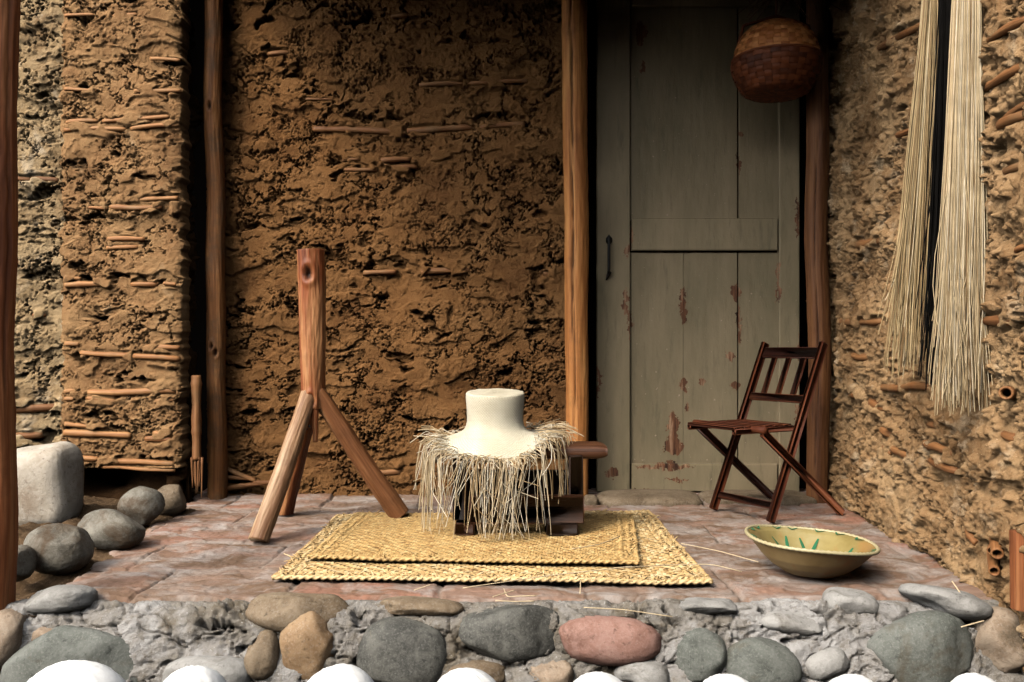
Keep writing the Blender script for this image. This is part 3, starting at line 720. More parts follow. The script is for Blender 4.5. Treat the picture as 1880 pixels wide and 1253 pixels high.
# ------------------------------------------------------------------ stone retaining wall at the front
def face_pt(x, y):
    k = (y - CY) / FPX; h = (CAM_H - 2.45 * k) / (1 + 0.5 * k); Z = 2.45 + 0.5 * h
    return np.array([(x - CX) * Z / FPX, Z, h]), Z
rw = thing('retaining_wall', (0, 2.3, -0.36), 'low front wall of river stones set in grey mortar under the terrace edge', 'wall')
def mortar():
    nx, ns = 760, 150
    prof = np.array([(2.60, -0.045), (2.545, -0.024), (2.50, -0.006), (2.45, -0.010), (2.415, -0.045), (2.39, -0.11), (2.365, -0.17), (2.33, -0.25), (2.28, -0.37)])
    L = np.concatenate([[0], np.cumsum(np.hypot(*np.diff(prof, axis=0).T))]); s = np.linspace(0, L[-1], ns)
    py = np.interp(s, L, prof[:, 0]); pz = np.interp(s, L, prof[:, 1])
    ty = np.gradient(py, s); tz = np.gradient(pz, s); ln = np.hypot(ty, tz); ny, nz = tz / ln, -ty / ln
    x = np.linspace(-2.1, 2.1, nx)
    X, Sg = np.meshgrid(x, s, indexing='ij')
    w = fbm(X * 4, Sg * 4, 3, 81)
    h = 0.022 * fbm(X * 3.5, Sg * 5, 3, 82)
    q = fbm(X * 7 + w, Sg * 9, 4, 83) * 2.2; fl = np.floor(q); rg = sm(-0.1, 0.35, perlin(X * 3.3 + 5, Sg * 5, 80)); h = h + 0.010 * (fl + sm(0.55, 1, q - fl)) * rg
    p = fbm(X * 13, Sg * 17, 4, 84); deep = sm(0.05, 0.16, Sg)
    h = h - 0.050 * sm(0.22, 0.55, p) * deep * (0.2 + 0.8 * rg)
    f1, f2, _ = worley(X * 7 + w, Sg * 9 + w, 85); h = h - 0.02 * np.clip(1 - (f2 - f1) / 0.06, 0, 1) * deep
    h = h + ((0.0025 + 0.005 * rg) * fbm(X * 40, Sg * 40, 3, 86) + 0.003 * fbm(X * 120, Sg * 120, 2, 87)) 
    h = np.where(Sg < 0.12, np.minimum(h * 0.55, 0.016), h)
    v = np.stack([X, py[None] + ny[None] * h, pz[None] + nz[None] * h], -1).reshape(-1, 3)
    mk('mortar', v, gridfaces(nx, ns)[:, ::-1], M['mortar'], rw)
mortar()
def wall_stone(x, y, rx, ry, mat, label, rot=0.0, depth=0.08, out=0.0, seed=0, rough=0.06, boxy=0.80):
    c, Z = face_pt(x, y); s = Z / FPX
    v, f = stone_mesh(c + np.array([0, 0.030 - out, 0]), (rx * s, depth, ry * s), math.radians(-rot), seed, rough, boxy=boxy, tilt=-0.15, nu=72, nv=44)
    o = mk('stone', v, f, M[mat], rw); o['label'] = label
for i, a in enumerate([
    (125, 1240, 126, 82, 'st_green', 'large green grey stone', 4), (2, 1180, 42, 56, 'st_tan', 'tan stone at the left end', 20), (100, 1108, 62, 26, 'st_pale', 'flat pale stone below the post', -4),
    (86, 1180, 34, 22, 'st_tan', 'small tan stone', 10), (380, 1250, 86, 40, 'st_pale', 'pale grey stone', 0), (548, 1128, 92, 38, 'st_brown', 'smooth tan brown stone', 4),
    (570, 1190, 62, 62, 'st_orange', 'broken ochre stone', 38), (770, 1122, 82, 17, 'st_brown', 'flat brown stone', 2), (735, 1210, 82, 66, 'st_dark', 'dark stone with a pale vein', 8),
    (936, 1166, 96, 56, 'st_dark', 'large dark oval stone', -4), (1117, 1180, 98, 43, 'st_pink', 'pink oval stone', 2), (1012, 1246, 42, 30, 'st_tan', 'small tan stone', 0), (1180, 1250, 50, 30, 'st_pale', 'small grey stone', 0),
    (1286, 1210, 46, 52, 'st_green', 'dark green grey stone', 40), (1400, 1232, 70, 54, 'st_green', 'light green grey stone', 15), (1520, 1226, 42, 27, 'st_pale', 'small light grey stone', -20), (1570, 1116, 46, 27, 'st_pale', 'round pale stone at the terrace edge', 8),
    (1700, 1212, 104, 76, 'st_green', 'big green grey stone', -16), (1858, 1184, 66, 62, 'st_tan', 'pinkish tan stone at the right end', 10), (1748, 1112, 76, 27, 'st_pale', 'pale slab stone', 14), (480, 1206, 34, 44, 'st_brown', 'dark brown stone', -10),
    (610, 1256, 30, 20, 'st_orange', 'small ochre stone', 0), (872, 1246, 60, 24, 'st_brown', 'small brown stone', 0), (1300, 1120, 60, 15, 'st_pale', 'flat pale stone', 0), (1460, 1150, 70, 22, 'st_pale', 'pale grey stone', 5)]):
    thin = {16: 0.07, 19: 0.12}.get(i, 0.075)
    wall_stone(a[0], a[1], a[2], a[3], a[4], a[5], a[6], depth=thin, seed=200 + i, out=0.006 if a[3] > 30 else -0.01)

# white boulders along the path in front
for i, (x, y, rx, yaw, lab) in enumerate([
    (130, 1217, 0.150, 0.1, 'largest white boulder, on the ground below the big green grey stone'), (350, 1228, 0.105, 0.6, 'white boulder on the ground below the pale grey wall stone'),
    (620, 1226, 0.120, 1.1, 'white boulder on the ground below the broken ochre stone'), (857, 1231, 0.110, 0.3, 'white boulder on the ground left of the large dark oval stone foot'),
    (1100, 1239, 0.105, 0.9, 'white boulder on the ground directly below the pink stone'), (1340, 1243, 0.10, 1.9, 'white boulder on the ground below the dark green grey stone'),
    (1572, 1246, 0.10, 2.2, 'white boulder on the ground below the small light grey stone'), (1800, 1243, 0.085, 0.4, 'white boulder at the right end of the row, below the pinkish stone')]):
    Z = 2.08; top = P(x, y, Z); hz = (top[2] + 0.375) / 2
    v, f = stone_mesh((top[0], Z, top[2] - hz), (rx, 0.13, hz), 0, 700 + i, 0.022, nu=64, nv=44, boxy=0.95, fine=0.0015)
    tag(mk('white_boulder', v, f, M['whitewash'], base=(top[0], Z, -0.36)), lab, 'boulder', 'white boulders in a row along the front')

# ------------------------------------------------------------------ loose stones on the soil
def loose(name, x, y, rx, ry, dep, mat, seed, label, cat, group=None, rot=0, boxy=0.85, rough=0.035, h=0.0):
    b = F(x, y + ry * 0.82, h); s = b[1] / FPX
    c = (b[0], b[1] + dep * 0.4, h + ry * s * 0.86)
    v, f = stone_mesh(c, (rx * s, dep, ry * s), math.radians(-rot), seed, rough, boxy=boxy, nu=80, nv=50)
    tag(mk(name, v, f, M[mat], base=(b[0], c[1], h)), label, cat, group)
GC = 'cobbles edging the terrace'
loose('cobble', 98, 1014, 60, 44, 0.09, 'cobble', 11, 'dark grey cobble with a pale face, second from the front post', 'stone', GC, 6)
loose('cobble', 197, 978, 60, 35, 0.08, 'cobble', 12, 'long flat brown and grey cobble, middle of the terrace edge', 'stone', GC, 10)
loose('cobble', 254, 934, 40, 36, 0.08, 'cobble', 13, 'upright grey cobble leaning against the rearmost one', 'stone', GC, -20)
loose('cobble', 308, 922, 30, 29, 0.07, 'st_brown', 14, 'round brown cobble nearest the wall post', 'stone', GC, 0)
loose('cobble', 22, 1042, 26, 34, 0.07, 'cobble', 15, 'small dark cobble right beside the front left post', 'stone', GC, 0)
loose('limestone_block', 62, 902, 66, 76, 0.13, 'limestone', 16, 'large chalky white block on the soil behind the front post', 'stone', None, -4, 0.46, 0.055)

# ------------------------------------------------------------------ posts
def post(label, p0, p1, r0, r1, mat, seed, **kw):
    v, f, uv = log(p0, p1, r0, r1, seed, n=260, **kw)
    return tag(mk('wooden_post', v, f, M[mat], uv=uv, base=tuple(p0), attr={'knot_crack_dark': KN[0]}), label, 'post', 'round posts of the house')
def at(x, y, Z, h=None):
    p = P(x, y, Z)
    if h is not None: p[2] = h
    return p
post('reddish porch post at the front left corner, nearest the camera', at(-13, 0, 2.46, -0.03), at(-3, 0, 2.46, 2.68), 0.052, 0.060, 'post_red', 1, cracks=3)
post('thin muddy post set in the back wall beside the dark recess', at(399, 0, 4.20, -0.02), at(391, 0, 4.20, 2.80), 0.044, 0.040, 'post_mud', 2, cracks=3, knots=[(1.7, 0.75, 0.012), (2.2, 0.72, 0.012), (1.8, 1.9, 0.014)])
post('straight golden brown post left of the door', at(1061, 0, 4.17, -0.02), at(1053, 0, 4.17, 2.80), 0.052, 0.062, 'post', 3, cracks=3, wob=0.006)
post('dark post between the door and the side wall', at(1503, 0, 4.12, -0.02), at(1499, 0, 4.12, 2.80), 0.050, 0.052, 'post_dark', 4, cracks=3, wob=0.012)
post('short reddish post in the side wall at the lower right edge', at(1879, 0, 2.31, 0.03), at(1875, 975, 2.31), 0.029, 0.028, 'post_red', 5, cracks=2)
# splintered cane stump in the recess
t = thing('broken_cane', tuple(F(366, 920)), 'broken upright cane with a splintered foot in the dark recess', 'cane')
v, f, uv = cane_mesh(P(361, 845, 4.05), P(360, 690, 4.08), 0.022, 5, 0.004); mk('stem', v, f, M['cane_dark'], t, uv=uv)
mb = MB()
for k in range(7):
    a = P(352 + k * 3.2, 840, 4.04 + 0.01 * (k % 2)); b = P(355 + k * 2.6 + rnd.uniform(-3, 3), 905 + rnd.uniform(-14, 14), 4.03)
    mb.add(*tube(lerp(a, b, 6), np.linspace(0.006, 0.0025, 6), 6))
mb.build('splinters', M['cane_dark'], t)

# ------------------------------------------------------------------ door
ZD = 4.36
def dX(x): return (x - CX) * ZD / FPX
def dH(y): return CAM_H + (CY - y) * ZD / FPX
dloc = (dX(1282), ZD, dH(903))
dr_ = thing('wooden_door', dloc, 'tall grey green panelled door with peeling paint', 'door')
def loc(x, y): return (dX(x) - dloc[0], dH(y) - dloc[2])
pt = []
for (x, y, rx, ry) in [(1255, 560, 6, 36), (1236, 790, 10, 38), (1236, 822, 20, 14), (1255, 710, 7, 12), (1261, 748, 3, 10), (1352, 540, 8, 16), (1350, 708, 9, 10), (1342, 655, 9, 7), (1177, 60, 9, 22), (1150, 560, 5, 34), (1152, 462, 6, 10),
                       (1126, 868, 12, 10), (1220, 856, 55, 5), (1463, 640, 3, 30), (1463, 400, 4, 40), (1360, 245, 6, 8), (1180, 900, 16, 4), (1158, 440, 5, 22), (1157, 600, 3, 30), (1356, 300, 3, 22), (1357, 600, 4, 40), (1427, 520, 3, 40), (1290, 700, 8, 6), (1180, 120, 5, 12), (1240, 880, 26, 3), (1098, 700, 3, 30), (1462, 760, 5, 18)]:
    a = loc(x, y); pt.append((a[0], a[1], rx * ZD / FPX, ry * ZD / FPX))
MD = door_mat("door_paint", 1.0, pt)
MD2 = door_mat("door_panel_paint", 0.94, pt)
def slab(name, x0, y0, x1, y1, zf, th, mat, seed=0, bev=0.004, lab=None):
    """board with a subdivided, slightly warped face"""
    X0, X1, H1, H0 = dX(x0), dX(x1), dH(y0), dH(y1)
    nx = max(6, int((X1 - X0) / 0.012)); nz = max(6, int((H1 - H0) / 0.02))
    us = np.concatenate([[0], [bev / (X1 - X0)], np.linspace(0, 1, nx)[1:-1], [1 - bev / (X1 - X0)], [1]]); us.sort()
    vs = np.concatenate([[0], [bev / (H1 - H0)], np.linspace(0, 1, nz)[1:-1], [1 - bev / (H1 - H0)], [1]]); vs.sort()
    U, V = np.meshgrid(us, vs, indexing='ij')
    X = X0 + (X1 - X0) * U; H = H0 + (H1 - H0) * V
    ee = np.minimum(np.minimum(U, 1 - U) * (X1 - X0), np.minimum(V, 1 - V) * (H1 - H0))
    off = -bev * np.clip(1 - ee / bev, 0, 1) + 0.002 * fbm(X * 5, H * 2.0, 3, seed + 40) + 0.0008 * fbm(X * 30, H * 8, 2, seed)
    n = U.shape; v = np.stack([X, zf - off, H], -1).reshape(-1, 3); nv = n[1]; nu = n[0]; f = gridfaces(nu, nv)
    rim = np.concatenate([np.arange(nu) * nv, (nu - 1) * nv + np.arange(1, nv), np.arange(nu - 2, -1, -1) * nv + nv - 1, np.arange(nv - 2, 0, -1)])
    bk = v[rim].copy(); bk[:, 1] = zf + th; m = len(v); k = len(rim); i = np.arange(k)
    q = np.concatenate([f, np.stack([rim[i], m + i, m + (i + 1) % k, rim[(i + 1) % k]], 1)])
    o = mk(name, np.concatenate([v, bk]), q, mat, dr_, smooth=False)
    if lab: o['label'] = lab
    return o
TOP = -120
slab('stile', 1095, TOP, 1156, 902, ZD - 0.02, 0.04, MD, 1)
slab('stile', 1428.5, TOP, 1466, 902, ZD - 0.02, 0.04, MD, 2)
slab('rail', 1159, -40, 1426, 14, ZD - 0.018, 0.04, MD, 3)
slab('rail', 1159, 402, 1426, 461, ZD - 0.018, 0.04, MD, 4)
slab('rail', 1159, 851, 1426, 902, ZD - 0.018, 0.04, MD, 5)
slab('rail', 1159, TOP, 1426, -85, ZD - 0.018, 0.04, MD, 6)
for x0, x1, s in ((1158, 1354, 7), (1357, 1430, 8)): slab('panel_board', x0, -83, x1, 404, ZD + 0.004, 0.02, MD2, s, 0.002)
for x0, x1, s in ((1158, 1254.8, 9), (1255.2, 1354, 10), (1356.6, 1430, 11)): slab('panel_board', x0, 464, x1, 853, ZD + 0.004, 0.02, MD2, s, 0.0018)
mb = MB()                                                 # iron pull: arrowhead plate, bar, curled foot
a = P(1118, 440, ZD - 0.06); b = P(1118, 497, ZD - 0.06)
mb.add(*tube(resample([P(1118, 446, ZD - 0.025), a, b, P(1117, 503, ZD - 0.03)], 30), 0.0075, 10))
mb.add(*tube([P(1118, 431, ZD - 0.03), P(1118, 438, ZD - 0.032), P(1118, 445, ZD - 0.032), P(1118, 450, ZD - 0.03)], [0.001, 0.016, 0.016, 0.006], 12))
mb.add(*tube([P(1119, 499, ZD - 0.03), P(1116, 507, ZD - 0.032), P(1113, 515, ZD - 0.03)], [0.012, 0.008, 0.003], 10))
mb.build('handle', M['iron'], dr_)
# frame and room wall behind the door, near black to paint the shade in the gaps
t = thing('door_frame', (dX(1282), 4.5, 0), 'recessed frame around the door, black in colour for the shade of the gaps', 'frame')
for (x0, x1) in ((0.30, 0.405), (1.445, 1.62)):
    mk('jamb', *box(((x0 + x1) / 2, 4.50, 1.4), (x1 - x0, 0.08, 2.8), None, 0.004)[:2], M['gap_shade'], t)
mk('backing', *box((0.9, 4.62, 1.4), (1.9, 0.05, 2.84), None, 0.004)[:2], M['gap_shade'], t)
mk('head', *box((0.9, 4.50, 2.755), (1.02, 0.09, 0.10), None, 0.004)[:2], M['stool_dark'], t)
# doorstep
t = thing('doorstep', (0.7, 4.22, 0), 'worn low stone doorstep under the door', 'step')
for (x0, x1, z0, z1, hh, sd_) in ((1098, 1290, 4.00, 4.31, 0.022, 1), (1292, 1500, 4.02, 4.31, 0.020, 2), (1072, 1096, 4.02, 4.16, 0.018, 3)):
    X0 = (x0 - CX) * 4.1 / FPX; X1 = (x1 - CX) * 4.1 / FPX
    v, f = stone_mesh(((X0 + X1) / 2, (z0 + z1) / 2, hh - 0.03), ((X1 - X0) / 2, (z1 - z0) / 2, 0.04), 0, 60 + sd_, 0.03, boxy=0.45)
    mk('slab', v, f, M['st_brown'], t)

# ------------------------------------------------------------------ tripod
A_, B_, C_ = np.array([-0.936, 3.20, 0.0]), np.array([-0.455, 3.60, 0.02]), np.array([-0.985, 3.77, 0.0])
T0 = np.array([-0.808, 3.53, 0.0])
tp = thing('tripod_stand', tuple(T0), 'wooden three legged stand with a thick upright block, left of the hat', 'stand')
v, f, uv = log(T0 + (0.004, 0, 0.475), T0 + (-0.008, 0, 1.118), 0.048, 0.056, 77, seg=80, n=200, wob=0.004, cracks=2, rough=0.0035, knots=[(1.86, 0.545, 0.020), (1.95, 0.035, 0.017)])
mk('upright', v, f, M['tripod'], tp, uv=uv, attr={'knot_crack_dark': KN[0]})
v, f, uv = log(T0 + (0.022, -0.045, 0.345), T0 + (0.016, -0.03, 0.50), 0.009, 0.017, 78, seg=24, n=30, wob=0.0, cracks=0); mk('peg', v, f, M['tripod'], tp, uv=uv)
for foot, top, r0, r1, m, sd_ in ((A_, T0 + (-0.010, -0.014, 0.535), 0.037, 0.034, 'tripod_leg', 81), (B_, T0 + (0.016, -0.004, 0.545), 0.041, 0.033, 'tripod_leg2', 82), (C_, T0 + (-0.004, 0.018, 0.53), 0.036, 0.033, 'tripod', 83)):
    d = (top - foot) / np.linalg.norm(top - foot)
    v, f, uv = log(foot + d * 0.012, top, r0, r1, sd_, seg=56, n=120, wob=0.006, cracks=2, rough=0.0025)
    k = v[:, 2] < 0.004; v[k, 2] = 0.004
    mk('leg', v, f, M[m], tp, uv=uv, attr={'knot_crack_dark': KN[0]})
mb = MB()                                                  # bolts/nails at the leg tops
for x, y in ((562, 775), (568, 783), (563, 788)):
    mb.add(*stone_mesh(P(x, y, 3.455), (0.005, 0.003, 0.005), 0, 1, 0, 10, 8))
mb.build('nails', M['iron'], tp)

# ------------------------------------------------------------------ woven mats
def weave(corners, w, mat, mat_edge, name, label, z0, curl, seed, flaps, brd=0.055):
    """corners FL, FR, BR, BL (xy); twill of individual strips, braided border"""
    fl, fr, br, bl = [np.array(c[:2], float) for c in corners]
    Wd = 0.5 * (np.linalg.norm(fr - fl) + np.linalg.norm(br - bl)); Dp = 0.5 * (np.linalg.norm(bl - fl) + np.linalg.norm(br - fr))
    rs = np.random.RandomState(seed)
    def place(u, v, z):                                    # u,v in metres on the mat
        a = (u / Wd)[..., None]; b = (v / Dp)[..., None]
        xy = (1 - b) * ((1 - a) * fl + a * fr) + b * ((1 - a) * bl + a * br)
        z = z + z0 + curl * np.exp(-v / 0.06) * (0.6 + 0.5 * perlin(u * 3, u * 0 + seed, seed)) + 0.006 * fbm(u * 2.2, v * 2.2, 2, seed + 5) + 0.004
        xy = xy + np.stack([0.006 * perlin(v * 4, v * 0, seed), 0.006 * perlin(u * 3.1, u * 0 + 4, seed + 1)], -1)
        return np.concatenate([xy, z[..., None]], -1)
    V, Fc, n = [], [], 0
    def strips(u0, v0, du, dv, ln, wd, ht, th):
        """many arched strips: centre, direction, length, width, arch"""
        nonlocal n
        k = len(u0)
        s = np.linspace(-0.5, 0.5, 5); c = np.array([-0.5, 0.0, 0.5])
        Sg, Cg = np.meshgrid(s, c, indexing='ij')
        u = u0[:, None, None] + Sg * (ln * du)[:, None, None] - Cg * (wd * dv)[:, None, None]
        v = v0[:, None, None] + Sg * (ln * dv)[:, None, None] + Cg * (wd * du)[:, None, None]
        z = th + ht[:, None, None] * (1 - (2 * Sg) ** 2) - 0.0016 - 0.0012 * (2 * Cg) ** 2
        p = place(u, v, z).reshape(-1, 3)
        f = gridfaces(5, 3)
        V.append(p); Fc.append((f[None] + n + 15 * np.arange(k)[:, None, None]).reshape(-1, 4)); n += 15 * k
    nu = int((Wd - 2 * brd) / w); nv = int((Dp - 2 * brd) / w)
    I, J = np.meshgrid(np.arange(nu), np.arange(nv), indexing='ij'); I = I.ravel(); J = J.ravel()
    band = (I * 0 + J // 10) % 2 * 0                                     # twill turns back on itself in bands
    ph = np.where(band == 0, I + J, I - J) % 4
    for sel, ver in ((ph == 0, True), (ph == 2, False)):
        i = I[sel]; j = J[sel]; k = len(i); o1 = np.ones(k)
        jt = lambda a: rs.uniform(-a, a, k)
        if ver: strips(brd + (i + 0.5) * w + jt(w * 0.1), brd + (j + 1.0) * w + jt(w * 0.1), jt(0.04), o1, w * rs.uniform(1.9, 2.2, k), w * rs.uniform(0.85, 1.02, k), w * rs.uniform(0.16, 0.34, k), 0.005)
        else: strips(brd + (i + 1.0) * w + jt(w * 0.1), brd + (j + 0.5) * w + jt(w * 0.1), o1, jt(0.04), w * rs.uniform(1.9, 2.3, k), w * rs.uniform(0.85, 1.02, k), w * rs.uniform(0.16, 0.34, k), 0.005)
    tng = thing(name, tuple(place(np.array(Wd / 2), np.array(Dp / 2), np.array(-z0 - 0.004))), label, 'mat', 'reed mats on the terrace')
    mk('weave', np.concatenate(V), np.concatenate(Fc), M[mat], tng)
    V, Fc, n = [], [], 0
    # border: plaited herringbone rows all round
    sp = w * 0.62
    for side in range(4):
        Ls = Wd if side % 2 == 0 else Dp
        k = int(Ls / sp); q = (np.arange(k) + 0.5) * sp
        for row, (off, ang) in enumerate(((0.008, 0.9), (0.022, -0.9), (0.037, 0.9), (0.051, -0.9))):
            jt = rs.uniform(-1, 1, (6, k)); a = ang + 0.25 * jt[0]
            off_ = off + 0.003 * jt[1]; qq = q + 0.25 * sp * jt[2]
            ca, sa = np.cos(a), np.sin(a); ln = 0.025 * (1 + 0.25 * jt[3]); wd = sp * (0.95 + 0.25 * jt[4]); ht = 0.0035 + 0.0025 * jt[5]
            if side == 0: strips(qq, off_, ca, sa, ln, wd, ht, 0.008)
            elif side == 2: strips(qq, Dp - off_, ca, -sa, ln, wd, ht, 0.008)
            elif side == 1: strips(Wd - off_, qq, -sa, ca, ln, wd, ht, 0.008)
            else: strips(off_, qq, sa, ca, ln, wd, ht, 0.008)
    bord = MB().add(np.concatenate(V), np.concatenate(Fc))
    # rolled edge cord and the body between top and bottom
    mb = MB()
    for side in range(4):
        Ls = Wd if side % 2 == 0 else Dp
        k = int(Ls / 0.012); q = np.linspace(0, Ls, k); z_ = np.full(k, 0.002); o_ = np.full(k, 0.002)
        if side == 0: p = place(q, o_, z_)
        elif side == 2: p = place(q, Dp - o_, z_)
        elif side == 1: p = place(Wd - o_, q, z_)
        else: p = place(o_, q, z_)
        mb.add(*tube(resample(p, k * 3), 0.0065, 10, lambda A, LL: 0.0022 * np.sin(A * 2 + LL * 2 * math.pi / 0.024) + 0.001 * perlin(LL * 90, A, seed)))
    mb.build('edge_cord', M[mat_edge], tng)
    nu2, nv2 = 60, 50
    U, Vv = np.meshgrid(np.linspace(0.004, Wd - 0.004, nu2), np.linspace(0.004, Dp - 0.004, nv2), indexing='ij')
    a = place(U, Vv, np.full(U.shape, 0.002)); b = place(U, Vv, np.full(U.shape, -0.003))
    m = nu2 * nv2; g_ = gridfaces(nu2, nv2)
    mk('backing', np.concatenate([a.reshape(-1, 3), b.reshape(-1, 3)]), np.concatenate([g_, g_[:, ::-1] + m]), M['reed_base'], tng)
    # loose dark ends poking out of the plait
    mb = bord
    for k in range(flaps):
        side = rs.choice([0, 1, 1, 2, 3]); Ls = Wd if side % 2 == 0 else Dp
        q = rs.uniform(0.02, Ls - 0.02); o_ = rs.uniform(0.004, 0.06)
        u, v_ = {0: (q, o_), 1: (Wd - o_, q), 2: (q, Dp - o_), 3: (o_, q)}[side]
        an = rs.uniform(0, 6.28); ln = rs.uniform(0.012, 0.04)
        p = place(np.array([u, u + 0.5 * ln * math.cos(an), u + ln * math.cos(an)]), np.array([v_, v_ + 0.5 * ln * math.sin(an), v_ + ln * math.sin(an)]), np.array([0.008, 0.014 + rs.uniform(0, 0.004), 0.012 + rs.uniform(0, 0.012)]))
        mb.add(*tube(p, [0.0022, 0.002, 0.0008], 5))
    mb.build('braided_border', M[mat_edge], tng)
weave([F(500, 1072), F(1307, 1080), F(1192, 946), F(618, 955)], 0.0135, 'reed_pale', 'reed_pale', 'reed_mat', 'larger pale yellow reed mat lying flat on the tiles, underneath', 0.008, 0.008, 5, 170)
weave([F(566, 1031, 0.02), F(1172, 1041, 0.02), F(1160, 951, 0.02), F(655, 946, 0.02)], 0.0100, 'reed_gold', 'reed_gold', 'reed_mat', 'smaller golden reed mat on top of the larger mat, under the stool', 0.023, 0.006, 9, 60, brd=0.05)

# ------------------------------------------------------------------ stool
ZS = 3.36; MH = 0.035
stl = thing('wooden_stool', (0.03, ZS, MH), 'dark low wooden stool under the straw hat', 'stool')
v, f, uv = [], [], []
nx, na = 60, 28
xs = np.linspace(-0.315, 0.358, nx); a = np.linspace(0, 2 * math.pi, na, endpoint=False)
Av, Xv = np.meshgrid(a, xs, indexing='ij')
endr = np.clip(np.minimum(Xv + 0.315, 0.358 - Xv) / 0.03, 0, 1) ** 0.5 * 0.35 + 0.65
sg = lambda x, e: np.sign(x) * np.abs(x) ** e
Yv = 0.095 * sg(np.cos(Av), 0.45) * (0.9 + 0.1 * endr); Hv = 0.0285 * sg(np.sin(Av), 0.6) * endr
hz = 0.330 + 0.002 * fbm(Xv * 6, Yv * 6, 3, 3)
p = np.stack([Xv, ZS - 0.01 + Yv, hz + Hv], -1).reshape(-1, 3)
ff = gridfaces(na, nx, True).tolist(); ff.append([i * nx for i in range(na)]); ff.append([i * nx + nx - 1 for i in range(na)][::-1])
mk('seat_plank', p, ff, M['stool'], stl, uv=np.stack([(Yv / 0.05 + Hv * 20).ravel(), Xv.ravel()], 1))
for x in (-0.195, 0.238):
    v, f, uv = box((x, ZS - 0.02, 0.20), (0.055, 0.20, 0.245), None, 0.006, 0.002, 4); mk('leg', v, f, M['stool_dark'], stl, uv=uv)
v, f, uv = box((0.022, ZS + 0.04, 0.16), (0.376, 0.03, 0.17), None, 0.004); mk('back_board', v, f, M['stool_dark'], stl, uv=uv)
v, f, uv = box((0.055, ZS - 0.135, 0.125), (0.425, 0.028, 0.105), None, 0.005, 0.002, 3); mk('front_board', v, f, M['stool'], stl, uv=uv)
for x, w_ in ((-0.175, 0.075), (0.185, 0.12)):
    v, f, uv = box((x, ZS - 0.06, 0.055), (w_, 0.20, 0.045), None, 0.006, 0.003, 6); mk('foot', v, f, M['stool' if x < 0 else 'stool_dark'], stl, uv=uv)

# ------------------------------------------------------------------ hat
HZ = 3.345; HB = 0.380; HX = (909 - CX) * HZ / FPX
hat = thing('straw_hat', (HX, HZ, 0.378), 'unfinished white straw hat with long raw fringe, on the stool', 'hat')
def brim_r(a): return 1.0 + 0.06 * np.cos(2 * a) + 0.03 * np.sin(3 * a + 0.6)
def brim_drop(a, q):                                        # a: angle, -pi/2 is the viewer; q 0..1 across the brim
    front = np.clip(-np.sin(a), 0, 1); right = np.clip(np.cos(a), 0, 1); left = np.clip(-np.cos(a), 0, 1)
    e = front ** 1.5 * 0.062 + left ** 2 * 0.012 - right ** 2 * 0.028 + np.clip(np.sin(a), 0, 1) * 0.0
    return e * q ** 1.4 + 0.006 * q * np.sin(5 * a + 1)
prof = [(0.0, 0.171), (0.05, 0.1715), (0.085, 0.172), (0.1035, 0.1725), (0.1105, 0.171), (0.1125, 0.166), (0.1122, 0.15), (0.1105, 0.125), (0.1085, 0.10), (0.1075, 0.08), (0.108, 0.06), (0.1115, 0.044), (0.119, 0.031), (0.132, 0.021), (0.152, 0.013), (0.178, 0.006), (0.203, 0.0), (0.228, -0.004)]
prof = resample([(q[0], q[1], 0) for q in prof], 90)[:, :2]
na = 128; a = np.linspace(0, 2 * math.pi, na, endpoint=False)
Ag, K = np.meshgrid(a, np.arange(len(prof)), indexing='ij')
r = prof[K, 0]; z = prof[K, 1]; q = np.clip((r - 0.118) / 0.11, 0, 1) * (z < 0.06)
rr = r * (1 + (brim_r(Ag) - 1) * q) * (1 + 0.006 * perlin(np.cos(Ag) * 2, z * 12 + np.sin(Ag) * 2, 4))
z = z - brim_drop(Ag, q) + (0.010 * (rr / 0.11) * np.sin(Ag)) * (r < 0.118) * sm(0.10, 0.17, z) + 0.0015 * fbm(np.cos(Ag) * 3 + r * 20, np.sin(Ag) * 3, 2, 6)
hp = np.stack([HX + rr * np.cos(Ag), HZ + 0.92 * rr * np.sin(Ag), HB + z], -1)
und = hp + np.array([0, 0, -0.003])
n1 = na * len(prof)
hf = np.concatenate([gridfaces(na, len(prof), True)[:, ::-1], gridfaces(na, len(prof), True) + n1])
mk('felted_body', np.concatenate([hp.reshape(-1, 3), und.reshape(-1, 3)]), hf, M['hat'], hat, uv=np.concatenate([np.stack([Ag / 6.283, prof[K, 0] * 1.5 - prof[K, 1] * 1.5], -1).reshape(-1, 2)] * 2)).name = 'crown_and_brim'
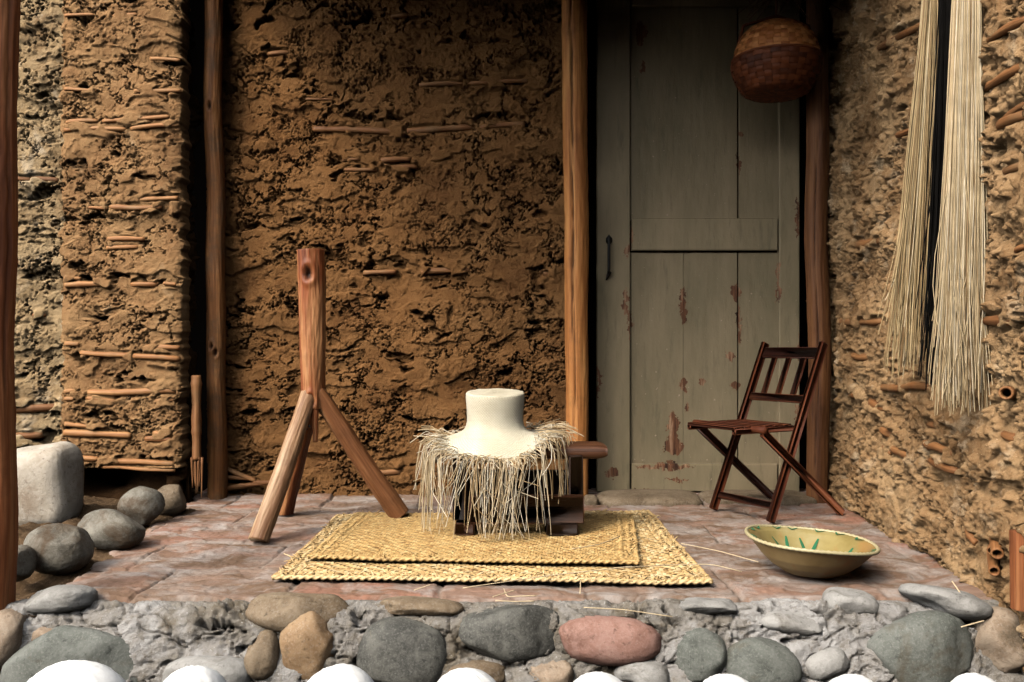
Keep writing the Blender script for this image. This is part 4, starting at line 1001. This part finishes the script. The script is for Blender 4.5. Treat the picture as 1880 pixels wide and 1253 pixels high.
# raw fringe: strands leave the rim outward, then fold and hang
def strand_group(n, seed, kind):
    rs = random.Random(seed); mb = MB()
    clus = [(-math.pi / 2 + q, rs.gauss(0, 0.03), rs.uniform(0.75, 1.15)) for q in (-1.75, -1.6, -1.35, -1.2, -1.1, -0.95, -0.8, -0.7, -0.5, -0.35, -0.2, -0.05, 0.1, 0.15, 0.22, 0.28, 0.4, 0.6, 0.8, 1.0, 1.2, 1.4, 1.75)]
    for k in range(n):
        if kind == 'hang':
            c_ = rs.choice(clus); a = c_[0] + rs.gauss(0, 0.055)
        else: a = rs.uniform(0, 2 * math.pi)
        ca, sa = math.cos(a), math.sin(a)
        R = 0.228 * float(brim_r(np.array(a))); zb = HB - 0.004 - float(brim_drop(np.array(a), np.array(1.0)))
        e = np.array([HX + R * ca, HZ + 0.92 * R * sa, zb])
        o_ = np.array([ca, sa, 0]); s_ = np.array([-sa, ca, 0])
        if kind == 'hang':
            q0 = e - o_ * rs.uniform(0.0, 0.03) + np.array([0, 0, 0.004])
            outl = rs.uniform(0.01, 0.05); dz = rs.uniform(-0.012, 0.016)
            k1 = e + o_ * outl + s_ * rs.gauss(0, 0.025) + np.array([0, 0, dz])
            ln = rs.choice([rs.uniform(0.07, 0.18), rs.uniform(0.14, 0.28), rs.uniform(0.22, 0.34)])
            sw = c_[1] + rs.gauss(0, 0.022); ln *= c_[2]
            k2 = k1 + o_ * rs.uniform(0.0, 0.02) + s_ * sw * 0.5 + np.array([0, 0, -ln * 0.55])
            k3 = k2 + s_ * (sw * 0.5 + rs.gauss(0, 0.006)) + o_ * rs.gauss(0.004, 0.008) + np.array([0, 0, -ln * 0.45])
            if rs.random() < 0.10: k3 = k2 + s_ * rs.gauss(0, 0.07) + np.array([0, 0, -ln * 0.35])
            pts = np.array([q0, e + np.array([0, 0, 0.004]), k1, k2, k3])
        else:                                              # strands lying tangled along the rim
            side = abs(ca) ** 2; q0 = e - o_ * rs.uniform(0.0, 0.02 + 0.07 * side) + np.array([0, 0, 0.006 + 0.012 * side])
            k1 = e + o_ * rs.uniform(-0.01, 0.03) + s_ * rs.uniform(-0.06, 0.06) + np.array([0, 0, rs.uniform(0.0, 0.02 + 0.03 * side)])
            k2 = k1 + o_ * rs.uniform(0.0, 0.07) + s_ * rs.uniform(-0.05, 0.05) + np.array([0, 0, rs.uniform(-0.045, 0.006)])
            pts = np.array([q0, k1, k2])
        pts[:, 2] = np.maximum(pts[:, 2], 0.042)
        n_ = 13; rp = resample(pts, n_); rp[1:-1] = 0.5 * rp[1:-1] + 0.25 * (rp[2:] + rp[:-2])
        mb.add(*tube(rp, rs.uniform(0.0010, 0.0017), 5, caps=False))
    return mb
tag(strand_group(225, 3, 'hang').build('hanging_fringe', M['fringe'], hat), kind='stuff')
tag(strand_group(250, 8, 'rim').build('rim_tangle', M['fringe'], hat), kind='stuff')

# ------------------------------------------------------------------ loose straws
GS = 'loose straws fallen around the mat'
def floor_straw(pts, label, r=0.0015):
    p = resample(pts, 16); p[1:-1] = 0.5 * p[1:-1] + 0.25 * (p[2:] + p[:-2])
    v, f, uv = tube(p, r, 6)
    tag(mk('straw', v, f, M['fringe'], base=tuple(pts[0])), label, 'straw', GS)
h1 = 0.030; h2 = 0.054
floor_straw([F(1050, 1008, h2), F(1100, 1000, h2), F(1138, 985, h2)], 'pale straw curving across the golden mat, right of the stool foot')
floor_straw([F(850, 1080, 0.036), F(1000, 1058, 0.034), F(1160, 1040, 0.052)], 'long straw lying along the front border of the larger mat')
floor_straw([F(1150, 1042, 0.055), F(1240, 1037, h1), F(1307, 1036, h1), F(1362, 1050, 0.015)], 'long straw running from the mat towards the bowl')
floor_straw([F(1250, 998, h1), F(1320, 1012, 0.014), F(1392, 1032, 0.012)], 'straw on the tiles between the mat and the bowl, upper one')
floor_straw([F(925, 1081, 0.012), F(931, 1096, 0.010), F(985, 1094, 0.012)], 'bent straw on the tile edge in front of the mat')
floor_straw([F(905, 1096, 0.012), F(945, 1084, 0.012)], 'short straw crossing the bent straw in front of the mat')
floor_straw([F(1066, 1066, h1), F(1065, 1090, 0.012)], 'short straw hanging over the mat front edge right of the bent straw')
floor_straw([F(760, 1084, 0.014), F(790, 1074, 0.026)], 'short straw poking out under the front edge of the mat')
def on_stone(x, y, off):
    c, Z = face_pt(x, y); return c + np.array([0, -off * 0.75, off])
floor_straw([on_stone(910, 1126, 0.045), on_stone(945, 1129, 0.047), on_stone(980, 1127, 0.045)], 'straw lying on the large dark oval stone')
floor_straw([on_stone(1070, 1131, 0.03), on_stone(1140, 1137, 0.035), on_stone(1232, 1148, 0.03)], 'long straw lying along the top of the pink stone')
floor_straw([on_stone(1738, 1088, 0.04), on_stone(1750, 1110, 0.045), on_stone(1766, 1142, 0.05)], 'straw lying across the pale slab stone below the side wall', 0.002)
floor_straw([on_stone(1740, 1200, 0.095), on_stone(1782, 1186, 0.09)], 'short straw stuck on the big green grey stone', 0.002)

# ------------------------------------------------------------------ bowl
BX, BZ = 0.947, 2.785
bw = thing('clay_bowl', (BX, BZ, 0.004), 'wide yellow glazed clay bowl with green marks on the tiles', 'bowl', rot=(0, math.radians(4.5), 0))
def lathe(prof, na, fr=None):
    prof = np.asarray(prof, float); a = np.linspace(0, 2 * math.pi, na, endpoint=False)
    Ag, K = np.meshgrid(a, np.arange(len(prof)), indexing='ij'); r = prof[K, 0]; z = prof[K, 1]
    if fr is not None: r, z = fr(Ag, r, z)
    return np.stack([r * np.cos(Ag), r * np.sin(Ag), z], -1).reshape(-1, 3), gridfaces(na, len(prof), True)
BL0 = np.array(bw.location)
sm3 = lambda pr, n: resample([(q[0], q[1], 0) for q in pr], n)[:, :2]
ripple = lambda A, r, z: (r * (1 + 0.008 * np.sin(2 * A + 1)), z + 0.003 * np.sin(3 * A) * (r / 0.2))
outp = sm3([(0.001, 0.0), (0.075, 0.0), (0.082, 0.004), (0.092, 0.009), (0.122, 0.026), (0.152, 0.052), (0.175, 0.078), (0.190, 0.096), (0.197, 0.104)], 50)
inp = sm3([(0.197, 0.107), (0.184, 0.103), (0.172, 0.097), (0.160, 0.083), (0.140, 0.062), (0.115, 0.040), (0.085, 0.022), (0.05, 0.014), (0.001, 0.012)], 50)
v, f = lathe(outp, 96, ripple); mk('outside', v + BL0, f[:, ::1], M['glaze_out'], bw)
v, f = lathe(inp, 96, ripple); mk('inside', v + BL0, f, M['glaze'], bw)
# notched rim roll
a = np.linspace(0, 2 * math.pi, 240, endpoint=False)
rp = np.stack([0.199 * np.cos(a) * (1 + 0.008 * np.sin(2 * a + 1)), 0.199 * np.sin(a) * (1 + 0.008 * np.sin(2 * a + 1)), 0.1055 + 0.003 * np.sin(3 * a)], 1)
b8 = np.linspace(0, 2 * math.pi, 10, endpoint=False)
rv = np.stack([[p + (0.0055 + 0.0013 * math.sin(70 * aa + 2 * bb)) * (math.cos(bb) * np.array([math.cos(aa), math.sin(aa), 0]) + math.sin(bb) * np.array([0, 0, 1.0])) for bb in b8] for p, aa in zip(rp, a)]).reshape(-1, 3)
n, m = 240, 10
rf = [[i * m + j, ((i + 1) % n) * m + j, ((i + 1) % n) * m + (j + 1) % m, i * m + (j + 1) % m] for i in range(n) for j in range(m)]
mk('rim', rv + BL0, rf, M['rim'], bw)
def on_in(r, aa, off=0.0022):
    z = np.interp(r, inp[::-1, 0], inp[::-1, 1]); return np.array([r * math.cos(aa), r * math.sin(aa), z + off + 0.003 * math.sin(3 * aa) * r / 0.2])
def brush(pts, w, name):
    pts = resample(pts, 14); k = len(pts); T = np.gradient(pts, axis=0)
    ww = w * np.sin(np.linspace(0.15, 2.9, k)) ** 0.6
    s_ = np.cross(T, [0, 0, 1.0]); s_ /= np.linalg.norm(s_, axis=1)[:, None] + 1e-9
    L_ = pts + s_ * ww[:, None]; R_ = pts - s_ * ww[:, None]; up = np.array([0, 0, 0.0009])
    vv = np.concatenate([L_, pts + up, R_]); ff = []
    for i in range(k - 1): ff += [[i, i + 1, k + i + 1, k + i], [k + i, k + i + 1, 2 * k + i + 1, 2 * k + i]]
    mk(name, vv + BL0, ff, M['green'], bw)
for (a0, sp) in ((2.0, 1), (1.32, -1), (0.1, 1), (3.3, -1)):
    brush([on_in(0.085, a0), on_in(0.115, a0 + 0.03), on_in(0.155, a0 + 0.14)], 0.006, 'leaf_mark')
    brush([on_in(0.085, a0 - 0.02), on_in(0.115, a0 - 0.14), on_in(0.158, a0 - 0.24)], 0.006, 'leaf_mark')
for k in range(15):
    a0 = 0.35 + k * 0.40 + 0.1 * math.sin(k * 3)
    brush([on_in(0.192, a0 - 0.12), on_in(0.180, a0), on_in(0.193, a0 + 0.05)], 0.0045, 'rim_mark')

# ------------------------------------------------------------------ folding chair
fw = np.array([-0.864, -0.503, 0]); bk_ = -fw; wv_ = np.array([-0.503, 0.864, 0]) * 0.33
N0 = np.array([1.046, 3.545, 0.0])                          # near front foot
ch = thing('folding_chair', tuple(N0 + wv_ / 2 + bk_ * 0.17), 'small reddish brown slatted folding chair in the corner by the door', 'chair')
def st_at(side, h): return N0 + wv_ * side + bk_ * (0.326 * h / 0.743) + np.array([0, 0, h])
fs = Vector(fw)
for side in (0, 1):
    v, f, uv = bar(st_at(side, 0.012), st_at(side, 0.745), 0.022, 0.042, up=fs, bev=0.005, seed=side); mk('stile', v, f, M['chair'], ch, uv=uv)
    kn = st_at(side, 0.392) + fw * 0.235 + wv_ * (-0.075 if side == 0 else 0.075) * 0.0
    inn = wv_ * (0.085 if side == 0 else -0.085) * 0
    outw = -wv_ / 0.33 * 0.024 if side == 0 else wv_ / 0.33 * 0.024
    p0 = kn + outw + np.array([0, 0, -0.008]); p1 = kn + outw + bk_ * 0.475; p1[2] = 0.014
    v, f, uv = bar(p0, p1, 0.020, 0.036, up=fs, bev=0.005, seed=side + 5); mk('leg', v, f, M['chair' if side == 0 else 'chair_dark'], ch, uv=uv)
ra = st_at(0, 0.392) + fw * 0.235 - wv_ * 0.13; rb = st_at(1, 0.392) + fw * 0.235 + wv_ * 0.13
v, f, uv = tube(lerp(ra, rb, 12), 0.015, 16); mk('front_rod', v, f, M['chair'], ch, uv=uv)
for k in range(6):                                          # seat slats run across
    d = 0.318 - k * 0.056
    a_ = st_at(0, 0.398) + fw * d + wv_ * 0.08; b_ = st_at(1, 0.398) + fw * d - wv_ * 0.08
    v, f, uv = bar(a_, b_, 0.048, 0.014, bev=0.003, seed=k); mk('seat_slat', v, f, M['chair'], ch, uv=uv)
for side in (0, 1):
    q = wv_ * (0.10 if side == 0 else -0.10)
    v, f, uv = bar(st_at(side, 0.385) + q + fw * 0.335, st_at(side, 0.385) + q - fw * 0.01, 0.022, 0.024, bev=0.004, seed=side + 9); mk('seat_rail', v, f, M['chair'], ch, uv=uv)
for h, w_, m in ((0.700, 0.050, 'chair_dark'), (0.505, 0.034, 'chair'), (0.075, 0.030, 'chair_dark')):
    v, f, uv = bar(st_at(0, h) + wv_ * 0.03, st_at(1, h) - wv_ * 0.03, 0.016, w_, up=Vector(st_at(0, 1.0) - st_at(0, 0)), bev=0.003, seed=int(h * 99)); mk('rail', v, f, M[m], ch, uv=uv)
for q in (0.25, 0.5, 0.75):
    v, f, uv = bar(st_at(0, 0.515) + wv_ * q, st_at(0, 0.69) + wv_ * q, 0.030, 0.010, up=fs, bev=0.002, seed=int(q * 9)); mk('back_slat', v, f, M['chair'], ch, uv=uv)

# ------------------------------------------------------------------ hanging basket
KZ = 3.98; KC = P(1425, 112, KZ); KR = 75 * KZ / FPX
bs = thing('hanging_basket', tuple(P(1425, 176, KZ)), 'round lidded brown basket hanging in front of the door top', 'basket')
def bask(prof, na, w, mat, name, seed):
    """surface made of separate woven strips on a lathe profile"""
    prof = np.asarray(prof, float); L = np.concatenate([[0], np.cumsum(np.hypot(*np.diff(prof, axis=0).T))])
    nrow = int(L[-1] / w); V, Fc, n = [], [], 0
    rs = np.random.RandomState(seed)
    for j in range(nrow):
        for i in range(na):
            if (i + j) % 2: continue
            for ver in (0, 1):
                ii = i + ver; a0 = (ii + 0.5 + rs.uniform(-.05, .05)) * 2 * math.pi / na; s0 = (j + 0.5) * w
                da = math.pi / na * (2.0 if ver == 0 else 0.85); ds = w * (0.42 if ver == 0 else 1.0)
                A_g, S_g = np.meshgrid(np.linspace(-1, 1, 4) * da, np.linspace(-1, 1, 4) * ds, indexing='ij')
                s = np.clip(s0 + S_g, 0, L[-1]); r = np.interp(s, L, prof[:, 0]); z = np.interp(s, L, prof[:, 1])
                arch = 0.010 * (1 - (A_g / da) ** 2) if ver == 0 else 0.010 * (1 - (S_g / ds) ** 2)
                r = r + arch
                V.append(np.stack([KC[0] + r * np.cos(a0 + A_g), KC[1] + r * np.sin(a0 + A_g), KC[2] + z], -1).reshape(-1, 3)); Fc.append(gridfaces(4, 4) + n); n += 16
    v, f = lathe([(max(0.001, p[0] - 0.004), p[1]) for p in prof], 48)
    V.append(v + KC); Fc.append(f + n)
    mk(name, np.concatenate(V), np.concatenate(Fc), M[mat], bs)
th = np.linspace(0.02, math.pi / 2, 20)
bask([(KR * 0.98 * math.sin(x) ** 0.75, 0.0 + 0.172 * math.cos(x)) for x in th], 36, 0.021, 'basket', 'lid', 1)
bask([(KR * 1.03, 0.0), (KR * 1.04, -0.03), (KR * 0.98, -0.07), (KR * 0.88, -0.11), (KR * 0.76, -0.145), (KR * 0.6, -0.160), (0.002, -0.162)], 32, 0.024, 'basket_shade', 'body', 2)
v, f, uv = tube([KC + (KR * 1.04 * math.cos(x), KR * 1.04 * math.sin(x), 0.004) for x in np.linspace(0, 2 * math.pi, 60)], 0.007, 8); mk('rim_cord', v, f, M['basket_shade'], bs)
v, f, uv = tube([KC + (-KR * 1.0, 0, 0.02), KC + (-KR * 0.8, 0, 0.16), KC + (0, 0, 0.205), KC + (KR * 0.8, 0, 0.16), KC + (KR, 0, 0.02)], 0.007, 8); mk('handle', v, f, M['basket_shade'], bs)
v, f, uv = tube(lerp(KC + (0, 0, 0.2), KC + (0, 0, 0.66), 10), 0.004, 6); mk('cord', v, f, M['basket_shade'], bs)
# dry twigs hanging above the basket, and a heap added to shade the corner
tw = thing('twig_bunch', (1.25, 3.7, 2.5), 'dry twigs above the basket, with an unseen stick heap added to shade the corner', 'brushwood')
mb = MB(); rs = random.Random(5)
for k in range(620):
    y_ = rs.uniform(3.55, 4.18); x_ = rs.uniform(0.92, 1.46); low = 0.80 + 0.4 * y_; z_ = low + abs(rs.gauss(0, 0.11)) + 0.02
    an = rs.gauss(0.2, 0.5); ln = rs.uniform(0.25, 0.6)
    d_ = np.array([math.cos(an), math.sin(an), rs.gauss(0, 0.05)]) * ln / 2
    c = np.array([x_, y_, min(z_, 2.6)]); a = c - d_; b = c + d_ + np.array([0, 0, rs.gauss(0, 0.02)])
    for q_ in (a, b): q_[0] = min(q_[0], 1.47); q_[1] = min(q_[1], 4.22); q_[2] = max(q_[2], 0.74 + 0.4 * q_[1])
    mb.add(*tube(resample([a, c + np.array([0, 0, rs.gauss(0, .015)]), b], 6), np.linspace(0.008, 0.003, 6), 5))
for k in range(60):
    a = P(1440 + rs.uniform(-60, 60), -60 + rs.uniform(-20, 20), 3.9 + rs.uniform(-.06, .06)); b = P(1435 + rs.gauss(0, 50), 20 + rs.uniform(-40, 20), 3.88 + rs.uniform(-.1, .1))
    c = (a + b) / 2 + np.array([rs.gauss(0, .03), 0, rs.gauss(0, .02)])
    mb.add(*tube(resample([a, c, b], 7), np.linspace(0.004, 0.0014, 7), 5))
mb.build('twigs', M['stool'], tw)

# ------------------------------------------------------------------ straw bundles on the side wall
def bundle(label, top, bot, n, mat, seed, r0, r1, z_cut, Zt, Zb, stray=6, rad=0.0014):
    """top/bot: (x0,x1,y) in picture columns at the hanging depth, turned to metres"""
    rs = random.Random(seed); mb = MB()
    T0_, T1_ = P(top[0], top[2], Zt), P(top[1], top[2], Zt); B0_, B1_ = P(bot[0], bot[2], Zb), P(bot[1], bot[2], Zb)
    hang = (T0_ + T1_) / 2 + np.array([0, 0, 0.45])
    cl = [(rs.random(), rs.gauss(0, 0.013), rs.gauss(0, 0.06)) for _ in range(18)]
    for k in range(n):
        c_ = rs.choice(cl)
        q = min(1, max(0, c_[0] + rs.gauss(0, 0.05) if rs.random() < 0.6 else rs.random())) if rs.random() < 0.8 else min(1, max(0, rs.gauss(0.5, 0.27) if rs.random() < 0.6 else rs.random())); dep = rs.uniform(-1, 1)
        a = T0_ + (T1_ - T0_) * q + np.array([0, dep * r0, 0]); b = B0_ + (B1_ - B0_) * min(1, max(0, q + rs.gauss(0, 0.06))) + np.array([0, dep * r1, 0])
        b = b + np.array([c_[1], 0, 0]); cut = 1 - abs(rs.gauss(0, z_cut)) + 0.5 * c_[2] * (c_[2] < 0); b = a + (b - a) * cut
        h = hang + (a - (T0_ + T1_) / 2) * 0.35
        pts = [h, a]
        for t_ in (0.25, 0.5, 0.75, 1.0):
            p = a + (b - a) * (t_ if t_ < 1 else 1.0)
            p = p + np.array([0.006 * math.sin(3 * t_ + k) * t_, 0.005 * math.cos(2.3 * t_ + k) * t_, 0]) + np.array([rs.gauss(0, 0.004) * t_, 0, 0])
            pts.append(p)
        pts[-1] = pts[-1] + np.array([rs.gauss(0, 0.014), rs.gauss(0, 0.008), 0])
        if k < stray:
            pts[-1] = pts[-1] + np.array([rs.gauss(0, 0.03), 0, 0]); pts[-2] = pts[-2] + np.array([rs.gauss(0, 0.02), 0, 0])
        rp = resample(pts, 18)
        for _ in range(2): rp[1:-1] = 0.5 * rp[1:-1] + 0.25 * (rp[2:] + rp[:-2])
        mb.add(*tube(rp, np.linspace(rad * 1.15, rad * 0.75, 18), 5, caps=False))
    t = thing('straw_bundle', tuple(hang), label, 'straw bundle', 'straw bundles hanging on the side wall')
    tag(mb.build('strands', M[mat], t), kind='stuff')
    v, f, uv = tube([hang + (0.03 * math.cos(x), 0.03 * math.sin(x), 0.0) for x in np.linspace(0, 2 * math.pi, 16)], 0.008, 8); mk('tie', v, f, M['straw_gold'], t)
bundle('narrow golden straw bundle fanning out at its lower end', (1696, 1722, 0), (1622, 1714, 700), 190, 'straw_gold', 11, 0.012, 0.02, 0.13, 2.86, 2.86, 16)
bundle('thick pale straw bundle, nearest the camera on the side wall', (1751, 1800, 0), (1718, 1802, 765), 360, 'straw', 12, 0.012, 0.02, 0.11, 2.56, 2.56, 18)
bundle('black straw strands filling the dark gap between the two pale bundles', (1727, 1744, 0), (1694, 1770, 722), 130, 'straw_gap', 13, 0.012, 0.02, 0.10, 2.70, 2.70, 10, 0.0020)  # dark gap between the bundles, built as black strands

# ------------------------------------------------------------------ porch roof (above the picture; it shades the upper walls) 
RH = 2.66
rf_ = thing('porch_roof', (0.2, 3.2, RH), 'cane porch roof shading the terrace from above', 'roof')
mk('deck', *box((0.35, 3.72, RH + 0.16), (3.75, 1.75, 0.08), None, 0.01)[:2], M['roofing'], rf_)
for i, x in enumerate(np.linspace(-1.4, 2.0, 6)):
    v, f, uv = tube(lerp((x, 1.8, RH + 0.06), (x, 4.4, RH + 0.06), 10), 0.04, 10); mk('rafter', v, f, M['roofing'], rf_, uv=uv)
y = 2.80; i = 0
while y > 2.25:  # gaps widen outward, shaped to soften the roof shade on the walls
    v, f, uv = tube(lerp((-1.5, y, RH + 0.13), (2.2, y, RH + 0.13), 12), 0.028, 8); mk('batten', v, f, M['roofing'], rf_, uv=uv)
    y -= 0.058 + 0.012 * i; i += 1

# ------------------------------------------------------------------ shrub beyond the far wall
sh = thing('shrub', tuple(wf.pt(0.45, -0.36, -0.9)), 'green leafy shrub just showing over the pale mud wall', 'shrub')
q = np.array(sh.location); mb = MB(); rs = random.Random(2)
for k in range(7):
    a = rs.uniform(0, 6.28); mb.add(*tube(resample([q, q + (0.1 * math.cos(a), 0.1 * math.sin(a), 1.4), q + (0.4 * math.cos(a), 0.4 * math.sin(a), 2.6)], 10), np.linspace(0.025, 0.006, 10), 6))
mb.build('stem', M['post_mud'], sh)
V, Fc = [], []
for k in range(3200):
    c = q + np.array([rs.gauss(0, 0.33), rs.gauss(0, 0.3), 2.5 + rs.gauss(0, 0.32)])
    d = np.array([rs.gauss(0, 1), rs.gauss(0, 1), rs.gauss(0, 0.6)]); d /= np.linalg.norm(d); e = np.cross(d, [rs.gauss(0, 1), rs.gauss(0, 1), 1]); e /= np.linalg.norm(e)
    l_, w_ = rs.uniform(0.03, 0.06), rs.uniform(0.012, 0.022); m = len(V)
    V += [c, c + d * l_ * 0.5 + e * w_, c + d * l_, c + d * l_ * 0.5 - e * w_]; Fc.append([m, m + 1, m + 2, m + 3])
mk('foliage', V, np.array(Fc), M['leaf'], sh, smooth=False)

# ------------------------------------------------------------------ unseen wall added behind the camera: it hides the low sky from the porch
t = thing('sky_block_wall', (0, -4.2, -0.36), 'unseen mud wall added behind the camera to hide the low sky from the porch', 'wall')
v, f, uv = box((0, -4.2, 1.85), (16.0, 0.35, 4.4), None, 0.02); mk('mud', v, f, M['mud_back'], t)
v, f, uv = box((0, -4.2, 4.10), (16.2, 0.55, 0.10), None, 0.02); mk('coping', v, f, M['roofing'], t, uv=uv)
